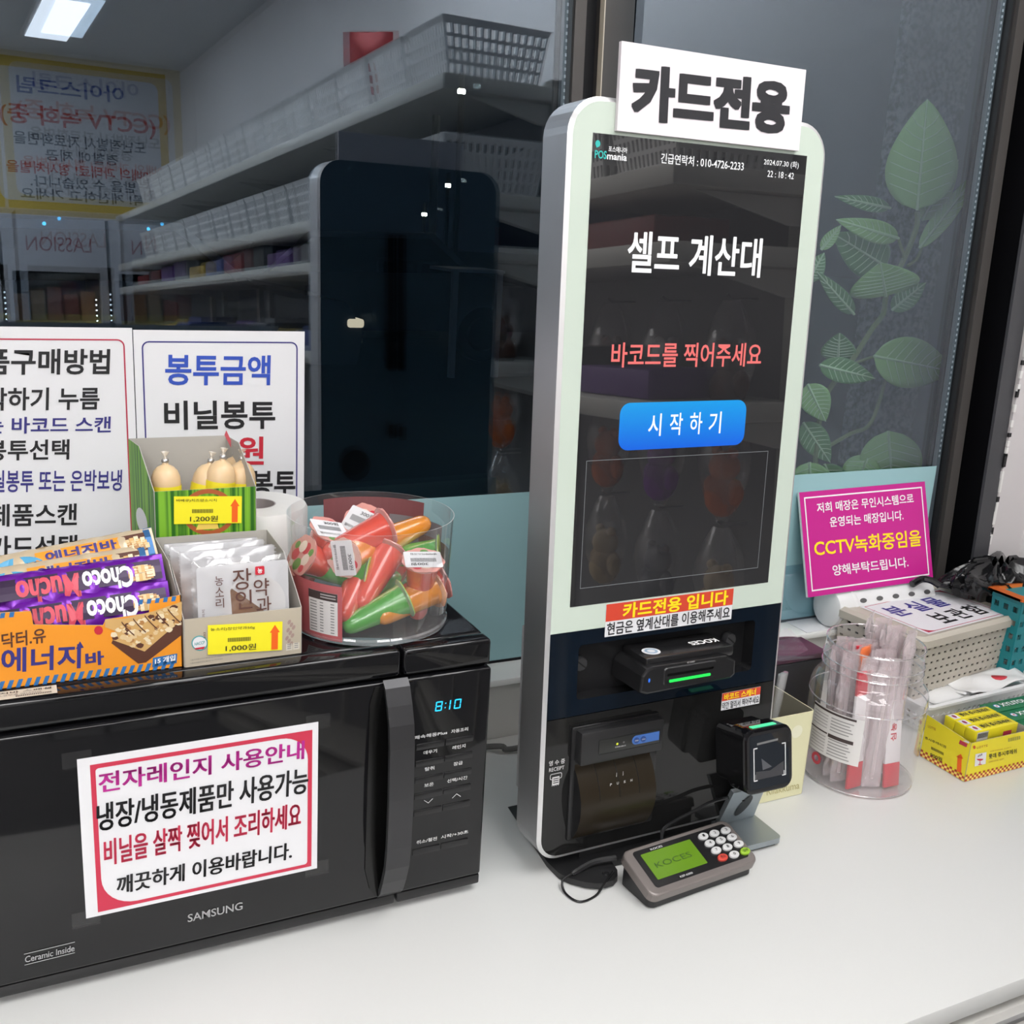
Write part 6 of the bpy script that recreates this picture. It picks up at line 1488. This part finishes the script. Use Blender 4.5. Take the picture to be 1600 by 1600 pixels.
# poster and upright coolers at the far wall
pz0, pz1 = 1.20, 2.10
def wallposter(xa, xb, label, texts):
    m = M(); y = YB+.004
    m.box(xa, xb, YB+.001, y, pz0, pz1, mat('poster_yellow', (.62, .44, .06), .5)); m.prism(rrect(xa+.05, xb-.05, pz0+.08, pz1-.06, .05, 5), y, y+.002, mat('poster_pale', (.58, .60, .64), .6))
    for t, mt, cx, w, z, h in texts: m.text(t, mt, (cx+w/2, y+.002, z), (cx-w/2, y+.002, z), (cx+w/2, y+.002, z+h), .02, .002)
    tag(m.build('wall_poster'), label, 'poster')
xr_ = min(mir(257, 105, 1, YB).x, XR-.04)
dkr = mat('poster_red', (.50, .08, .06), .5); dkk = mat('poster_grey', (.10, .11, .13), .5); dbl = mat('poster_navy', (.06, .09, .32), .5)
c_ = xr_-.52; Zp = lambda z: pz0+(z-.60)*.75
wallposter(xr_-1.04, xr_, 'yellow-framed notice about camera recording on the far wall', [(t, mt, cx, w*.84, Zp(z), h*.75) for t, mt, cx, w, z, h in [('아이스크림', dbl, c_-.04, .72, 1.53, .13), ('(CCTV 녹화 중)', dkr, c_, 1.06, 1.27, .18), ('도난적발시 자료화면을', dkk, c_, .90, 1.14, .10), ('경찰에 제공', dkk, c_, .50, 1.03, .09),
            ('50배의 과태료! 형사처벌을', dkr, c_, 1.02, .92, .095), ('받을 수 있습니다.', dkk, c_, .72, .82, .09), ('꼭! 계산하고 가세요', dkk, c_, .86, .72, .09)]])
wallposter(xr_-2.10, xr_-1.06, 'second yellow-framed notice on the far wall, left of the camera notice', [('아이스크림', dbl, c_-1.06, .6, Zp(1.53), .10), ('무인 할인점', dkr, c_-1.06, .75, Zp(1.25), .13), ('24시간 운영', dkk, c_-1.06, .6, Zp(1.0), .09)])
fw_ = mat('freezer_white', (.50, .51, .50), .35)
cooler_in = mat('cooler_inside', (.10, .11, .13), .6)
for k in range(4):
    xb = xr_+.04-k*.56; xa = xb-.54; yb, yf = YB+.01, YB+.60; zt = 1.14
    t_ = thing('upright_cooler', ((xa+xb)/2, yb+.3, FLOOR), ['grey upright glass-door cooler nearest the corner of the far wall', 'grey upright cooler second from the corner', 'grey upright cooler third from the corner', 'grey upright cooler farthest from the corner'][k], 'cooler', 'upright coolers at the far wall')
    m = M(); m.box(xa, xb, yb, yb+.02, FLOOR, zt, cooler_in); m.box(xa, xa+.03, yb, yf, FLOOR, zt, fw_); m.box(xb-.03, xb, yb, yf, FLOOR, zt, fw_); m.box(xa, xb, yb, yf, FLOOR, FLOOR+.15, fw_); m.box(xa, xb, yb, yf, zt-.05, zt, fw_); m.build('cabinet', t_)
    m = M(); m.box(xa, xb, yf, yf+.03, zt-.30, zt, mat('cooler_header', (.50, .52, .58), .4)); m.text('LASSION', mat('header_red', (.30, .10, .12), .5), (xb-.08, yf+.03, zt-.19), (xa+.12, yf+.03, zt-.19), (xb-.08, yf+.03, zt-.11), .0, .002)
    m.ball((xa+.22, yf+.03, zt-.04), .010, mat('blue_indicator', (0, 0, 0), .3, emit=(.1, .6, 1), es=10), 8, 6); m.build('header', t_)
    m = M()
    for q in range(44): m.ball((xb-.06, yf-.04, FLOOR+.2+q*.030), .0055, mat('cooler_led', (0, 0, 0), .3, emit=(.95, .97, 1), es=14), 6, 4)
    m.build('light_strip', t_)
    for q, z in enumerate((.56, .30, .04, -.24, -.50)):
        m = M(); m.box(xa+.03, xb-.03, yb+.02, yf-.1, z-.012, z, mat('cooler_shelf', (.45, .46, .48), .4)); m.box(xa+.03, xb-.03, yf-.10, yf-.095, z-.02, z+.012, mat('price_rail', (.60, .52, .10), .5)); m.build('shelf', t_)
        m = M()
        for g in range(5): m.box(xa+.05+g*.090, xa+.13+g*.090, yb+.1, yf-.12, z, z+.16+.02*(g % 3), mat('goods_%d' % ((g+q+k) % 4), [(.28, .09, .05), (.40, .22, .08), (.30, .28, .24), (.25, .06, .06)][(g+q+k) % 4], .5), .008)
        m.build('goods', t_).__setitem__('kind', 'stuff')
    m = M(); m.box(xa+.02, xb-.02, yf+.002, yf+.008, FLOOR+.16, zt-.31, thin('cooler_glass', .06)); m.box(xa, xa+.04, yf, yf+.03, FLOOR+.15, zt-.30, mat('cooler_header', (.50, .52, .58), .4)); m.box(xb-.04, xb, yf, yf+.03, FLOOR+.15, zt-.30, mat('cooler_header', (.50, .52, .58), .4)); m.build('door', t_)
